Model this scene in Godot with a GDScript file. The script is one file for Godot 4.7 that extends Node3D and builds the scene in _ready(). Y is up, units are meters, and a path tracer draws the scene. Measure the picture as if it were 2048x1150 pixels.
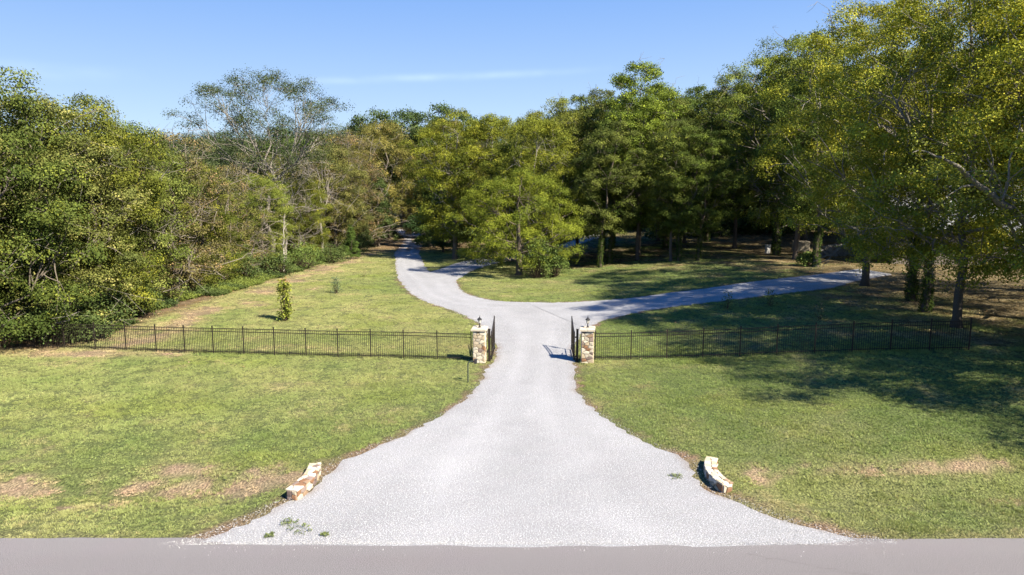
extends Node3D
# A gravel drive with stone gate pillars between woods, seen from about nine metres up.
# x to the right, -z away from the road; "d" below is the distance away (= -z).

const SUN_DIR := Vector3(-0.561, -0.695, -0.453)
var rng := RandomNumberGenerator.new()
var names := {}
var noise_a := FastNoiseLite.new()
var noise_b := FastNoiseLite.new()
var drives: Array[PackedVector2Array] = []
var drives_wide: Array[PackedVector2Array] = []
var tex := {}
var mats := {}
var protos := {}

# ---------------------------------------------------------------- mesh builder
class MB:
	var v := PackedVector3Array()
	var n := PackedVector3Array()
	var c := PackedColorArray()
	var i := PackedInt32Array()
	func quad(a: Vector3, b: Vector3, cc: Vector3, d: Vector3, col: Color, out_dir := Vector3.ZERO) -> void:
		var nn := (cc - a).cross(b - a)
		if nn.length_squared() < 1e-16:
			nn = (d - a).cross(cc - a)
		nn = nn.normalized()
		if out_dir != Vector3.ZERO and nn.dot(out_dir) < 0.0:
			var t := b
			b = d
			d = t
			nn = -nn
		var k := v.size()
		v.append_array([a, b, cc, d])
		n.append_array([nn, nn, nn, nn])
		c.append_array([col, col, col, col])
		i.append_array([k, k + 1, k + 2, k, k + 2, k + 3])
	func tri(a: Vector3, b: Vector3, cc: Vector3, col: Color, out_dir := Vector3.ZERO) -> void:
		var nn := (cc - a).cross(b - a).normalized()
		if out_dir != Vector3.ZERO and nn.dot(out_dir) < 0.0:
			var t := b
			b = cc
			cc = t
			nn = -nn
		var k := v.size()
		v.append_array([a, b, cc])
		n.append_array([nn, nn, nn])
		c.append_array([col, col, col])
		i.append_array([k, k + 1, k + 2])
	func box(mid: Vector3, size: Vector3, col: Color, b := Basis(), bevel := 0.0) -> void:
		var h := size * 0.5
		var e := minf(bevel, minf(h.x, minf(h.y, h.z)) * 0.6)
		for ax in 3:
			for s in [-1.0, 1.0]:
				var nn := Vector3.ZERO
				nn[ax] = s
				var u := Vector3.ZERO
				u[(ax + 1) % 3] = h[(ax + 1) % 3] - e
				var w := Vector3.ZERO
				w[(ax + 2) % 3] = h[(ax + 2) % 3] - e
				var m := nn * h[ax]
				quad(mid + b * (m - u - w), mid + b * (m + u - w), mid + b * (m + u + w), mid + b * (m - u + w), col, b * nn)
				if e > 0.0:
					for t in [-1.0, 1.0]:
						var n2 := Vector3.ZERO
						var a2 := (ax + 1) % 3
						n2[a2] = t
						var m2 := n2 * h[a2]
						var p1 := m + n2 * (h[a2] - e)
						var p2 := m2 + nn * (h[ax] - e)
						quad(mid + b * (p1 - w), mid + b * (p1 + w), mid + b * (p2 + w), mid + b * (p2 - w), col, b * (nn + n2))
		if e > 0.0:
			for sx in [-1.0, 1.0]:
				for sy in [-1.0, 1.0]:
					for sz in [-1.0, 1.0]:
						var s3 := Vector3(sx, sy, sz)
						var q := h - Vector3(e, e, e)
						tri(mid + b * (s3 * Vector3(h.x, q.y, q.z)), mid + b * (s3 * Vector3(q.x, h.y, q.z)), mid + b * (s3 * Vector3(q.x, q.y, h.z)), col, b * s3)
	func tube(pts: Array, rad: Array, sides: int, col: Color, wob := 0.0, col2 := Color(-1, 0, 0)) -> void:
		var k0 := v.size()
		var m := pts.size()
		var ref := Vector3(0.31, 0.2, 0.93)
		for j in m:
			var dir: Vector3 = (pts[mini(j + 1, m - 1)] - pts[maxi(j - 1, 0)]).normalized()
			var x := dir.cross(ref)
			if x.length() < 0.2:
				x = dir.cross(Vector3(1, 0, 0))
			x = x.normalized()
			var y := x.cross(dir)
			var cj := col
			if col2.r >= 0.0:
				cj = col.lerp(col2, float(j) / (m - 1))
			for s in sides:
				var a := TAU * s / sides
				var o := x * cos(a) + y * sin(a)
				var f: float = 1.0 + wob * sin(a * 3.0 + j * 1.3) + wob * 0.6 * sin(a * 5.0 - j * 2.1)
				v.append(pts[j] + o * (rad[j] * f))
				n.append(o)
				c.append(cj)
		for j in m - 1:
			for s in sides:
				var a := k0 + j * sides + s
				var b := k0 + j * sides + (s + 1) % sides
				i.append_array([a, b + sides, a + sides, a, b, b + sides])
	func lathe(prof: Array, sides: int, col: Color, at := Vector3.ZERO) -> void:
		for j in prof.size() - 1:
			for s in sides:
				var a := TAU * s / sides
				var b := TAU * (s + 1) / sides
				var p: Vector2 = prof[j]
				var q: Vector2 = prof[j + 1]
				var mid := Vector3(cos((a + b) / 2), 0, sin((a + b) / 2)) * (q.y - p.y) + Vector3(0, p.x - q.x, 0)
				quad(at + Vector3(cos(a) * p.x, p.y, sin(a) * p.x), at + Vector3(cos(b) * p.x, p.y, sin(b) * p.x), at + Vector3(cos(b) * q.x, q.y, sin(b) * q.x), at + Vector3(cos(a) * q.x, q.y, sin(a) * q.x), col, mid)
	func mesh() -> ArrayMesh:
		var a := []
		a.resize(Mesh.ARRAY_MAX)
		a[Mesh.ARRAY_VERTEX] = v
		a[Mesh.ARRAY_NORMAL] = n
		a[Mesh.ARRAY_COLOR] = c
		a[Mesh.ARRAY_INDEX] = i
		var m := ArrayMesh.new()
		m.add_surface_from_arrays(Mesh.PRIMITIVE_TRIANGLES, a)
		return m

# ---------------------------------------------------------------- naming
func numbered(called: String) -> String:
	var k: int = names.get(called, -1) + 1
	names[called] = k
	return called if k == 0 else "%s_%03d" % [called, k]

func tag(o: Node3D, label: String, category := "", group := "", kind := "") -> Node3D:
	o.set_meta("label", label)
	if category:
		o.set_meta("category", category)
	if group:
		o.set_meta("group", group)
	if kind:
		o.set_meta("kind", kind)
	return o

func thing(called: String, label: String, category: String, at := Vector3.ZERO, turn := 0.0, group := "") -> Node3D:
	var o := Node3D.new()
	o.name = numbered(called)
	add_child(o)
	o.position = at
	o.rotation.y = turn
	tag(o, label, category, group)
	return o

func put(called: String, mesh: Mesh, m: Material, parent: Node3D) -> MeshInstance3D:
	var o := MeshInstance3D.new()
	o.name = called if parent != self else numbered(called)
	o.mesh = mesh
	o.material_override = m
	parent.add_child(o, true)
	return o

# ---------------------------------------------------------------- terrain
func ss(a: float, b: float, x: float) -> float:
	return smoothstep(a, b, x)

func H(x: float, d: float) -> float:
	var h := -0.3 * (1.0 - ss(17.5, 29.0, d))
	h += (1.35 * ss(3.0, 24.0, x) + 0.02 * maxf(0.0, x - 24.0)) * ss(18.0, 33.0, d)
	h += 0.03 * maxf(0.0, d - 88.0) * ss(-12.0, 12.0, x)
	var m := ss(7.0, 9.6, absf(x + 0.1))
	if m > 0.0 and d < 27.0:
		h -= m * (0.36 * exp(-pow((d - 20.3) / 1.15, 2.0)) + 0.075 * exp(-pow((d - 18.3) / 2.5, 2.0)))
	h += 30.0 * ss(175.0, 430.0, d)
	return h

func V(x: float, d: float, up := 0.0) -> Vector3:
	return Vector3(x, H(x, d) + up, -d)

func in_drive(x: float, d: float, wide := false) -> bool:
	var p := Vector2(x, d)
	for poly in (drives_wide if wide else drives):
		if Geometry2D.is_point_in_polygon(p, poly):
			return true
	return false

func gauss(x: float, m: float, s: float) -> float:
	return exp(-((x - m) / s) * ((x - m) / s))

# colour (linear) of the lawn and, in alpha, how much grass stands there
func lawn(x: float, d: float) -> Color:
	var n1 := noise_a.get_noise_2d(x, d)
	var n2 := noise_a.get_noise_2d(x * 4.0 + 50.0, d * 4.0)
	var n3 := noise_b.get_noise_2d(x * 14.0, d * 14.0)
	var green := Color(0.168, 0.222, 0.068)
	var olive := Color(0.292, 0.302, 0.118)
	var tan_c := Color(0.42, 0.335, 0.205)
	var soil := Color(0.43, 0.30, 0.205)
	var litter := Color(0.175, 0.105, 0.055)
	var t := 0.5 + 0.55 * n1 + 0.5 * n2 + 0.25 * n3
	if x > 3.0:
		t -= 0.30 * ss(3.0, 8.0, x) * ss(20.0, 26.0, d)
	if x < -2.0 and d > 37.0:
		t += 0.25
	var c := green.lerp(olive, clampf(t, 0.0, 1.0))
	var lime := clampf((noise_b.get_noise_2d(x * 1.3 + 9.0, d * 2.0 - 7.0) - 0.15) * 2.2, 0.0, 1.0)
	c = c.lerp(Color(0.205, 0.245, 0.062), lime * 0.7)
	var dry := 0.0
	if x < -6.0 and d < 27.0:
		dry += (0.9 * gauss(d, 20.85, 0.55) * ss(-21.0, -16.5, x) + 0.6 * gauss(d, 21.8, 0.35) * gauss(x, -10.0, 2.5) + 0.55 * gauss(d, 19.55, 0.25) * gauss(x, -12.0, 4.0)) * clampf(0.65 + 1.7 * n2 + 1.2 * n3, 0.0, 1.5)
		dry += 0.9 * gauss(x, -8.2, 1.3) * gauss(d, 20.7, 0.9)
	if x > 6.0 and d < 27.0:
		dry += (0.85 * gauss(d, 21.7, 0.35) * ss(7.0, 9.0, x) * (1.0 - ss(15.0, 18.0, x)) + 0.8 * gauss(d, 19.9, 0.3) * ss(13.0, 16.0, x) + 0.9 * gauss(x, 8.1, 0.8) * gauss(d, 21.2, 0.5)) * clampf(0.8 + 1.3 * n2 + 0.8 * n3, 0.0, 1.6)
		dry += 0.35 * gauss(d, 17.6, 0.5) * clampf(0.6 + n2, 0.0, 1.0)
	if d < 27.0:
		dry += 0.35 * gauss(d, 17.4, 0.4)
	dry += 0.40 * ss(0.30, 0.7, n2 + 0.5 * n3)
	if x < -17.0 and d > 36.0:
		var edge := -24.5 + 0.035 * (d - 45.0)
		dry += 0.62 * gauss(x, edge + 1.5, 2.0) * clampf(0.9 + 1.2 * n2, 0.0, 1.5)
		dry += 0.3 * gauss(x, edge + 6.0, 3.5) * clampf(0.6 + 1.6 * n2, 0.0, 1.0)
	if x < -14.0 and d > 33.0 and d < 44.0:
		dry += 0.5 * gauss(d, 36.8, 1.0) * ss(-15.0, -23.0, x)
	dry = lerpf(dry, ss(0.25, 0.75, dry), 0.6)
	c = c.lerp(tan_c.lerp(soil, clampf(0.5 + n3, 0.0, 1.0)), clampf(dry, 0.0, 0.92))
	var stand := 1.0 - 0.85 * clampf(dry * 1.1 - 0.15, 0.0, 1.0)
	var wood := 0.0
	if x < -20.0:
		wood = ss(-24.5 + 0.035 * maxf(0.0, d - 45.0), -26.5 + 0.035 * maxf(0.0, d - 45.0), x) * ss(36.0, 39.0, d)
	if x > 4.0 and d > 55.0:
		wood = maxf(wood, ss(66.0, 84.0, d + 9.0 * n1) * clampf(0.42 + 1.1 * n2, 0.0, 0.9))
	if x > 16.0 and d > 33.0:
		wood = maxf(wood, clampf((x - 19.0) / 14.0 + 0.7 * n2, 0.0, 0.8))
	if d > 98.0:
		wood = maxf(wood, ss(98.0, 110.0, d) * (0.95 if absf(x + 16.0) < 14.0 else 0.6))
	c = c.lerp(litter.lerp(tan_c, clampf(0.35 + n3, 0.0, 0.8)), wood)
	if d > 150.0:
		c = c.lerp(Color(0.055, 0.070, 0.030), ss(150.0, 185.0, d))
	stand *= 1.0 - wood * 0.92
	return Color(c.r, c.g, c.b, stand)

# ---------------------------------------------------------------- materials
func noise_tex(key: String, freq: float, kind: int, lo: float, hi: float, octaves := 3, size := 512, as_normal := false, warm := 0.0) -> NoiseTexture2D:
	if tex.has(key):
		return tex[key]
	var f := FastNoiseLite.new()
	f.seed = key.hash() % 1000
	f.noise_type = kind
	f.frequency = freq
	f.fractal_octaves = octaves
	var t := NoiseTexture2D.new()
	t.width = size
	t.height = size
	t.seamless = true
	t.noise = f
	if as_normal:
		t.as_normal_map = true
		t.bump_strength = lo
	else:
		var g := Gradient.new()
		g.set_color(0, Color(lo + warm, lo, lo - warm))
		g.set_color(1, Color(hi, hi, hi))
		t.color_ramp = g
	tex[key] = t
	return t

func mat(key: String, col: Color, rough := 0.9, t: Texture2D = null, scale := 1.0, normal: Texture2D = null, nscale := 1.0) -> StandardMaterial3D:
	if mats.has(key):
		return mats[key]
	var m := StandardMaterial3D.new()
	m.resource_name = key
	m.albedo_color = Color(col.r, col.g, col.b).linear_to_srgb()
	m.roughness = rough
	m.metallic_specular = 0.3
	m.vertex_color_use_as_albedo = true
	m.vertex_color_is_srgb = false
	if t or normal:
		m.uv1_triplanar = true
		m.uv1_world_triplanar = true
		m.uv1_scale = Vector3.ONE * scale
	if t:
		m.albedo_texture = t
	if normal:
		m.normal_enabled = true
		m.normal_texture = normal
		m.normal_scale = nscale
	mats[key] = m
	return m

func leaf_mat(key: String, tint: Color, back := 0.38) -> StandardMaterial3D:
	if mats.has(key):
		return mats[key]
	var m := mat(key, tint, 0.7)
	m.metallic_specular = 0.16
	m.backlight_enabled = true
	m.backlight = Color(back, back * 0.97, back * 0.55).linear_to_srgb()
	m.cull_mode = BaseMaterial3D.CULL_DISABLED
	return m

# ---------------------------------------------------------------- trees
var leaf_t := PackedVector3Array()
var leaf_b := PackedVector3Array()
var leaf_n := PackedVector3Array()
var gauss3 := PackedVector3Array()

func fill_tables() -> void:
	for k in 1024:
		var nn := Vector3(rng.randfn(), rng.randfn() + 0.75, rng.randfn()).normalized()
		var t := nn.cross(Vector3(rng.randf() - 0.5, rng.randf() - 0.5, rng.randf() - 0.5)).normalized()
		leaf_n.append(nn)
		leaf_t.append(t)
		leaf_b.append(nn.cross(t))
	for k in 4096:
		gauss3.append(Vector3(rng.randfn(), rng.randfn(), rng.randfn()).limit_length(2.2))

# leaves round each centre, turned outwards along outs
func leaves(mb: MB, centres: PackedVector3Array, cols: PackedColorArray, rad: float, flat: float, per: int, size: float, vary: float, outs := PackedVector3Array()) -> void:
	var total := centres.size() * per
	var k := mb.v.size()
	var q := mb.i.size()
	mb.v.resize(k + total * 4)
	mb.n.resize(k + total * 4)
	mb.c.resize(k + total * 4)
	mb.i.resize(q + total * 6)
	var turned := outs.size() > 0
	for s in centres.size():
		var o := centres[s]
		var c0 := cols[s]
		var ov := outs[s] * 1.15 + Vector3(0, 0.4, 0) if turned else Vector3(0, 0.75, 0)
		for j in per:
			var r := rng.randi()
			var g := gauss3[(r >> 10) & 4095]
			var L: float = size * (0.62 + 0.006 * ((r >> 22) & 127))
			var p := o + Vector3(g.x * rad, g.y * rad * flat, g.z * rad)
			var g2 := gauss3[r & 4095]
			var nn := (ov + g2 * 0.62).normalized()
			var t := nn.cross(Vector3(g2.z + 0.3, g.x, g2.y)).normalized()
			var b := nn.cross(t) * (L * 0.32)
			t *= L * 0.5
			var fold := nn * (L * 0.08)
			mb.v[k] = p - t
			mb.v[k + 1] = p + b - fold
			mb.v[k + 2] = p + t
			mb.v[k + 3] = p - b - fold
			mb.n[k] = nn
			mb.n[k + 1] = nn
			mb.n[k + 2] = nn
			mb.n[k + 3] = nn
			var e := 1.0 + vary * (float((r >> 5) & 63) / 31.5 - 1.0)
			var c := Color(c0.r * e, c0.g * e, c0.b * e)
			mb.c[k] = c
			mb.c[k + 1] = c
			mb.c[k + 2] = c
			mb.c[k + 3] = c
			mb.i[q] = k
			mb.i[q + 1] = k + 1
			mb.i[q + 2] = k + 2
			mb.i[q + 3] = k
			mb.i[q + 4] = k + 2
			mb.i[q + 5] = k + 3
			k += 4
			q += 6

func limb_path(a: Vector3, b: Vector3, sag: float, segs: int, wig: float) -> Array:
	var pts := []
	for j in segs + 1:
		var t := float(j) / segs
		var p := a.lerp(b, t) + Vector3(0, sag * sin(PI * t), 0)
		if j > 0 and j < segs:
			p += Vector3(rng.randfn(), rng.randfn() * 0.5, rng.randfn()) * wig
		pts.append(p)
	return pts

func taper(a: float, b: float, segs: int, pw := 1.0) -> Array:
	var r := []
	for j in segs + 1:
		r.append(lerpf(a, b, pow(float(j) / segs, pw)))
	return r

# p: h, base, r, peak, lobes, lr, spr, lv, ls, sr, ca, cb, cc, tr, bark, limbs, inner, up, bare, ivy, low
func grow(key: String, p: Dictionary) -> void:
	rng.seed = key.hash()
	var root := Node3D.new()
	var h: float = p.h
	var base: float = p.base
	var R: float = p.r
	var tr: float = p.tr
	var lean := Vector3(rng.randfn() * 0.03, 0, rng.randfn() * 0.03) * h * float(p.get("lean", 1.0))
	var bark: Color = p.bark
	var bark2: Color = p.get("bark2", bark)
	# trunk
	var segs := 9
	var top: float = h * float(p.get("trunk_top", 0.86))
	var tp := []
	var trd := []
	for j in segs + 1:
		var t := float(j) / segs
		var w := Vector3(rng.randfn(), 0, rng.randfn()) * 0.012 * h * minf(t * 3.0, 1.0)
		tp.append(Vector3(0, t * top, 0) + lean * t * t + w)
		trd.append(tr * (1.0 - 0.9 * pow(t, 0.8)) + 0.02)
	tp.insert(0, Vector3(0, -0.25, 0))
	trd.insert(0, tr * 1.75)
	tp.insert(2, (tp[1] as Vector3).lerp(tp[2], 0.3))
	trd[1] = tr * 1.45
	trd.insert(2, tr * 1.0)
	var wood := MB.new()
	wood.tube(tp, trd, 10, bark, 0.07, bark2)
	# lobes
	var lobes := PackedVector3Array()
	var up: float = p.get("up", 0.65)
	var inner: float = p.get("inner", 0.45)
	for k in int(p.lobes):
		var best := Vector3.ZERO
		var far := -1.0
		for tries in int(p.get("even", 3)):
			var t := rng.randf()
			t = pow(t, float(p.get("tpow", 0.9)))
			var pr: float
			var pk: float = p.peak
			if t < pk:
				pr = pow(t / pk, 0.55) * (1.0 - float(p.get("low", 0.35))) + float(p.get("low", 0.35))
			else:
				var e := (t - pk) / (1.0 - pk)
				pr = sqrt(maxf(0.0, 1.0 - e * e))
			if p.has("cone"):
				pr = 1.0 - t * 0.93
			var a := rng.randf() * TAU
			var rr: float = R * pr * lerpf(inner, 1.0, sqrt(rng.randf())) * (1.0 + 0.17 * sin(a * 2.0 + R * 7.0 + t * 3.0) + 0.12 * sin(a * 5.0 + h * 3.0 + t * 9.0)) * rng.randf_range(0.86, 1.14)
			var c := Vector3(cos(a) * rr, base + t * (h - base - p.lr * 0.5), sin(a) * rr) + lean * t
			var m := 1e9
			for o in lobes:
				m = minf(m, o.distance_squared_to(c))
			if m > far:
				far = m
				best = c
		lobes.append(best)
	# limbs
	var n_limb: int = p.get("limbs", 0)
	var centres := PackedVector3Array()
	var cols := PackedColorArray()
	var outs := PackedVector3Array()
	var ca: Color = p.ca
	var cb: Color = p.cb
	var cc: Color = p.get("cc", cb)
	# main limbs: each serves the lobes nearest to it
	var groups: int = maxi(4, int(p.get("groups", lobes.size() / 8)))
	var heads := PackedVector3Array([lobes[0]])
	while heads.size() < groups:
		var pick := Vector3.ZERO
		var far := -1.0
		for c in lobes:
			var m := 1e9
			for o in heads:
				m = minf(m, o.distance_squared_to(c))
			if m > far:
				far = m
				pick = c
		heads.append(pick)
	var member := PackedInt32Array()
	var sums := PackedVector3Array()
	var counts := PackedInt32Array()
	sums.resize(groups)
	counts.resize(groups)
	for c in lobes:
		var at := 0
		for q in groups:
			if heads[q].distance_squared_to(c) < heads[at].distance_squared_to(c):
				at = q
		member.append(at)
		sums[at] += c
		counts[at] += 1
	var paths := []
	var builders := []
	for q in groups:
		var c := sums[q] / maxi(counts[q], 1)
		var dist := Vector2(c.x, c.z).length()
		var hb := clampf(c.y - dist * up * rng.randf_range(0.9, 1.5), minf(base * 0.85 + 0.4, c.y), top * 0.95)
		var ti := hb / top * segs
		var j := clampi(int(ti), 0, segs - 1)
		var a: Vector3 = tp[j + 2].lerp(tp[j + 3], ti - j) if j > 0 else tp[1].lerp(tp[3], ti)
		var L := a.distance_to(c)
		var r0 := minf(float(p.get("thick", 0.013)) * L + 0.025, lerpf(tr, tr * 0.15, hb / top) * 0.6)
		var bm := MB.new() if q < n_limb else wood
		var path := limb_path(a, c, -0.09 * L * up, 6, 0.035 * L)
		bm.tube(path, taper(r0, 0.03, 6, 0.8), 7, bark2)
		paths.append([path, r0])
		builders.append(bm)
	for k in lobes.size():
		var c := lobes[k]
		var pt: Array = paths[member[k]][0]
		var tt := rng.randf_range(2.2, 5.8)
		var jj := int(tt)
		var a: Vector3 = pt[jj].lerp(pt[jj + 1], tt - jj)
		var L := a.distance_to(c)
		var bm: MB = builders[member[k]]
		bm.tube(limb_path(a, c, 0.07 * L, 4, 0.05 * L), taper(minf(0.009 * L + 0.015, float(paths[member[k]][1]) * 0.55), 0.014, 4, 0.8), 5, bark2)
		var tone := rng.randf()
		var size: float = float(p.lr) * rng.randf_range(0.6, 1.35)
		for s in int(p.spr):
			var dv := gauss3[rng.randi() & 4095].normalized()
			if dv.y < -0.3 and rng.randf() < 0.75:
				dv.y = -dv.y
			var g: Vector3 = dv * Vector3(size, size * float(p.get("squash", 0.68)), size) * rng.randf_range(0.5, 1.06)
			var e: Vector3 = c + g
			outs.append(dv)
			if e.y < 0.25:
				e.y = 0.25 + rng.randf() * 0.3
			if s < int(p.get("twigs", 4)):
				bm.tube(limb_path(c, c + g * rng.randf_range(0.8, 1.25), 0.0, 2, 0.06), [0.016, 0.012, 0.005], 3, bark2)
			var w := clampf(tone * 0.75 + rng.randf() * 0.4 - 0.08, 0.0, 1.0)
			var col := ca.lerp(cb, w)
			if rng.randf() < float(p.get("odd", 0.03)):
				col = col.lerp(cc, 0.7)
			centres.append(e)
			cols.append(col)
	for q in mini(n_limb, groups):
		put("limb", builders[q].mesh(), mats["bark"], root)
	# bare shoots
	for k in int(p.get("bare", 0)):
		var c := lobes[rng.randi() % lobes.size()]
		var o := Vector3(c.x, 0, c.z).normalized()
		var b: Vector3 = c + (o * rng.randf_range(0.3, 1.1) + Vector3(rng.randfn() * 0.45, rng.randf_range(-0.3, 1.3), rng.randfn() * 0.45)) * p.lr * float(p.get("bare_len", 1.3))
		var pts := limb_path(c * 0.93 + Vector3(0, c.y * 0.03 - 0.2, 0), b, rng.randf_range(-0.2, 0.35), 4, 0.15)
		wood.tube(pts, taper(0.034, 0.009, 4), 4, p.get("bare_col", bark2))
		for q in 6:
			var f: Vector3 = pts[1 + rng.randi() % 4]
			var g: Vector3 = f + Vector3(rng.randfn(), rng.randfn() * 0.7 + 0.1, rng.randfn()) * 0.75
			wood.tube(limb_path(f, g, 0.0, 2, 0.08), [0.015, 0.011, 0.006], 3, p.get("bare_col", bark2))
	put("trunk", wood.mesh(), mats["bark"], root)
	var mb := MB.new()
	leaves(mb, centres, cols, p.sr, p.get("flat", 0.7), p.lv, p.ls, 0.16, outs)
	var crown := put("crown", mb.mesh(), mats["leaf"], root)
	crown.set_meta("kind", "stuff")
	if p.has("ivy"):
		var iv := MB.new()
		var ic := PackedVector3Array()
		var il := PackedColorArray()
		for k in int(p.ivy * 70):
			var y: float = pow(rng.randf(), 1.15) * float(p.ivy)
			var j := clampi(int(y / top * segs), 0, segs - 1)
			var o: Vector3 = tp[j + 2].lerp(tp[j + 3], fmod(y / top * segs, 1.0)) if j > 0 else Vector3(0, y, 0)
			var a := rng.randf() * TAU
			var rr := tr * (1.0 + 0.25 * rng.randf()) + (0.12 if y < 1.0 else 0.04) * rng.randf()
			ic.append(Vector3(o.x + cos(a) * rr, y, o.z + sin(a) * rr))
			il.append(Color(0.038, 0.066, 0.018).lerp(Color(0.085, 0.12, 0.03), rng.randf()))
		leaves(iv, ic, il, 0.085, 1.0, 13, 0.11, 0.3)
		put("ivy", iv.mesh(), mats["leaf"], root).set_meta("kind", "stuff")
	protos[key] = [root, h]

func tree(key: String, called: String, x: float, d: float, h: float, turn: float, tint: String, label: String, group := "", category := "tree", wide := 1.0) -> Node3D:
	var o: Node3D = protos[key][0].duplicate()
	o.name = numbered(called)
	add_child(o)
	var s: float = h / protos[key][1]
	o.transform = Transform3D(Basis(Vector3.UP, turn) * Basis.from_scale(Vector3(s * wide, s, s * wide)), V(x, d, -0.05))
	if tint:
		for c in o.get_children():
			if c.name.begins_with("crown"):
				c.material_override = mats[tint]
	tag(o, label, category, group)
	return o

# ---------------------------------------------------------------- small builders
func cells(w: float, h: float, count: int, stretch := 1.0) -> Array:
	var pts := []
	for k in count:
		var best := Vector2.ZERO
		var far := -1.0
		for t in 9:
			var p := Vector2(rng.randf() * w, rng.randf() * h)
			var m := 1e9
			for o in pts:
				var df: Vector2 = o - p
				df.y *= stretch
				m = minf(m, df.length_squared())
			if m > far:
				far = m
				best = p
		pts.append(best)
	var out := []
	for k in count:
		var poly := PackedVector2Array([Vector2(0, 0), Vector2(w, 0), Vector2(w, h), Vector2(0, h)])
		for o in count:
			if o == k:
				continue
			var dv: Vector2 = pts[o] - pts[k]
			dv.y *= stretch * stretch
			var lim: float = dv.dot((pts[o] + pts[k]) * 0.5)
			var nx := PackedVector2Array()
			for q in poly.size():
				var a := poly[q]
				var b := poly[(q + 1) % poly.size()]
				var da := dv.dot(a) - lim
				var db := dv.dot(b) - lim
				if da <= 0.0:
					nx.append(a)
				if (da < 0.0 and db > 0.0) or (da > 0.0 and db < 0.0):
					nx.append(a.lerp(b, da / (da - db)))
			poly = nx
			if poly.size() < 3:
				break
		if poly.size() >= 3:
			out.append(poly)
	return out

const STONES := [Color(0.52, 0.44, 0.325), Color(0.57, 0.51, 0.405), Color(0.47, 0.385, 0.27), Color(0.59, 0.545, 0.455), Color(0.51, 0.45, 0.365), Color(0.27, 0.15, 0.085), Color(0.21, 0.16, 0.14), Color(0.32, 0.225, 0.15), Color(0.26, 0.20, 0.175)]

func stone_colour(dark := 0.33) -> Color:
	var c: Color = STONES[rng.randi_range(5, 8)] if rng.randf() < dark else STONES[rng.randi_range(0, 4)]
	return c * rng.randf_range(0.82, 1.12)

# a flat stone with a chamfered face; map turns (u, v, out) into a place
func stone(poly: PackedVector2Array, gap: float, deep: float, map: Callable, col: Color, parent: Node3D, m: Material) -> void:
	var shr := Geometry2D.offset_polygon(poly, -gap, Geometry2D.JOIN_ROUND)
	if shr.is_empty() or (shr[0] as PackedVector2Array).size() < 3:
		return
	var a: PackedVector2Array = shr[0]
	var ctr := Vector2.ZERO
	for p in a:
		ctr += p
	ctr /= a.size()
	var mb := MB.new()
	var tilt := Vector2(rng.randfn(), rng.randfn()) * 0.03
	var outv: Vector3 = map.call(ctr, 1.0) - map.call(ctr, 0.0)
	var f := PackedVector3Array()
	var e := PackedVector3Array()
	var b := PackedVector3Array()
	for p in a:
		var j := 1.0 + rng.randf_range(-0.05, 0.03)
		var p2 := ctr + (p - ctr) * j
		b.append(map.call(p2, -0.005))
		e.append(map.call(p2, deep * 0.62))
		var p3 := ctr + (p - ctr) * (j * 0.86)
		f.append(map.call(p3, deep * (1.0 + rng.randf_range(-0.12, 0.12)) + tilt.dot(p3 - ctr)))
	var top: Vector3 = map.call(ctr, deep * 1.08)
	var mid: Vector3 = map.call(ctr, 0.0)
	for k in a.size():
		var q := (k + 1) % a.size()
		mb.tri(top, f[k], f[q], col, outv)
		mb.quad(e[k], e[q], f[q], f[k], col, outv + (e[k] - mid).normalized() * 0.5)
		mb.quad(b[k], b[q], e[q], e[k], col, (e[k] + e[q]) * 0.5 - mid)
	put("stone", mb.mesh(), m, parent)

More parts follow.
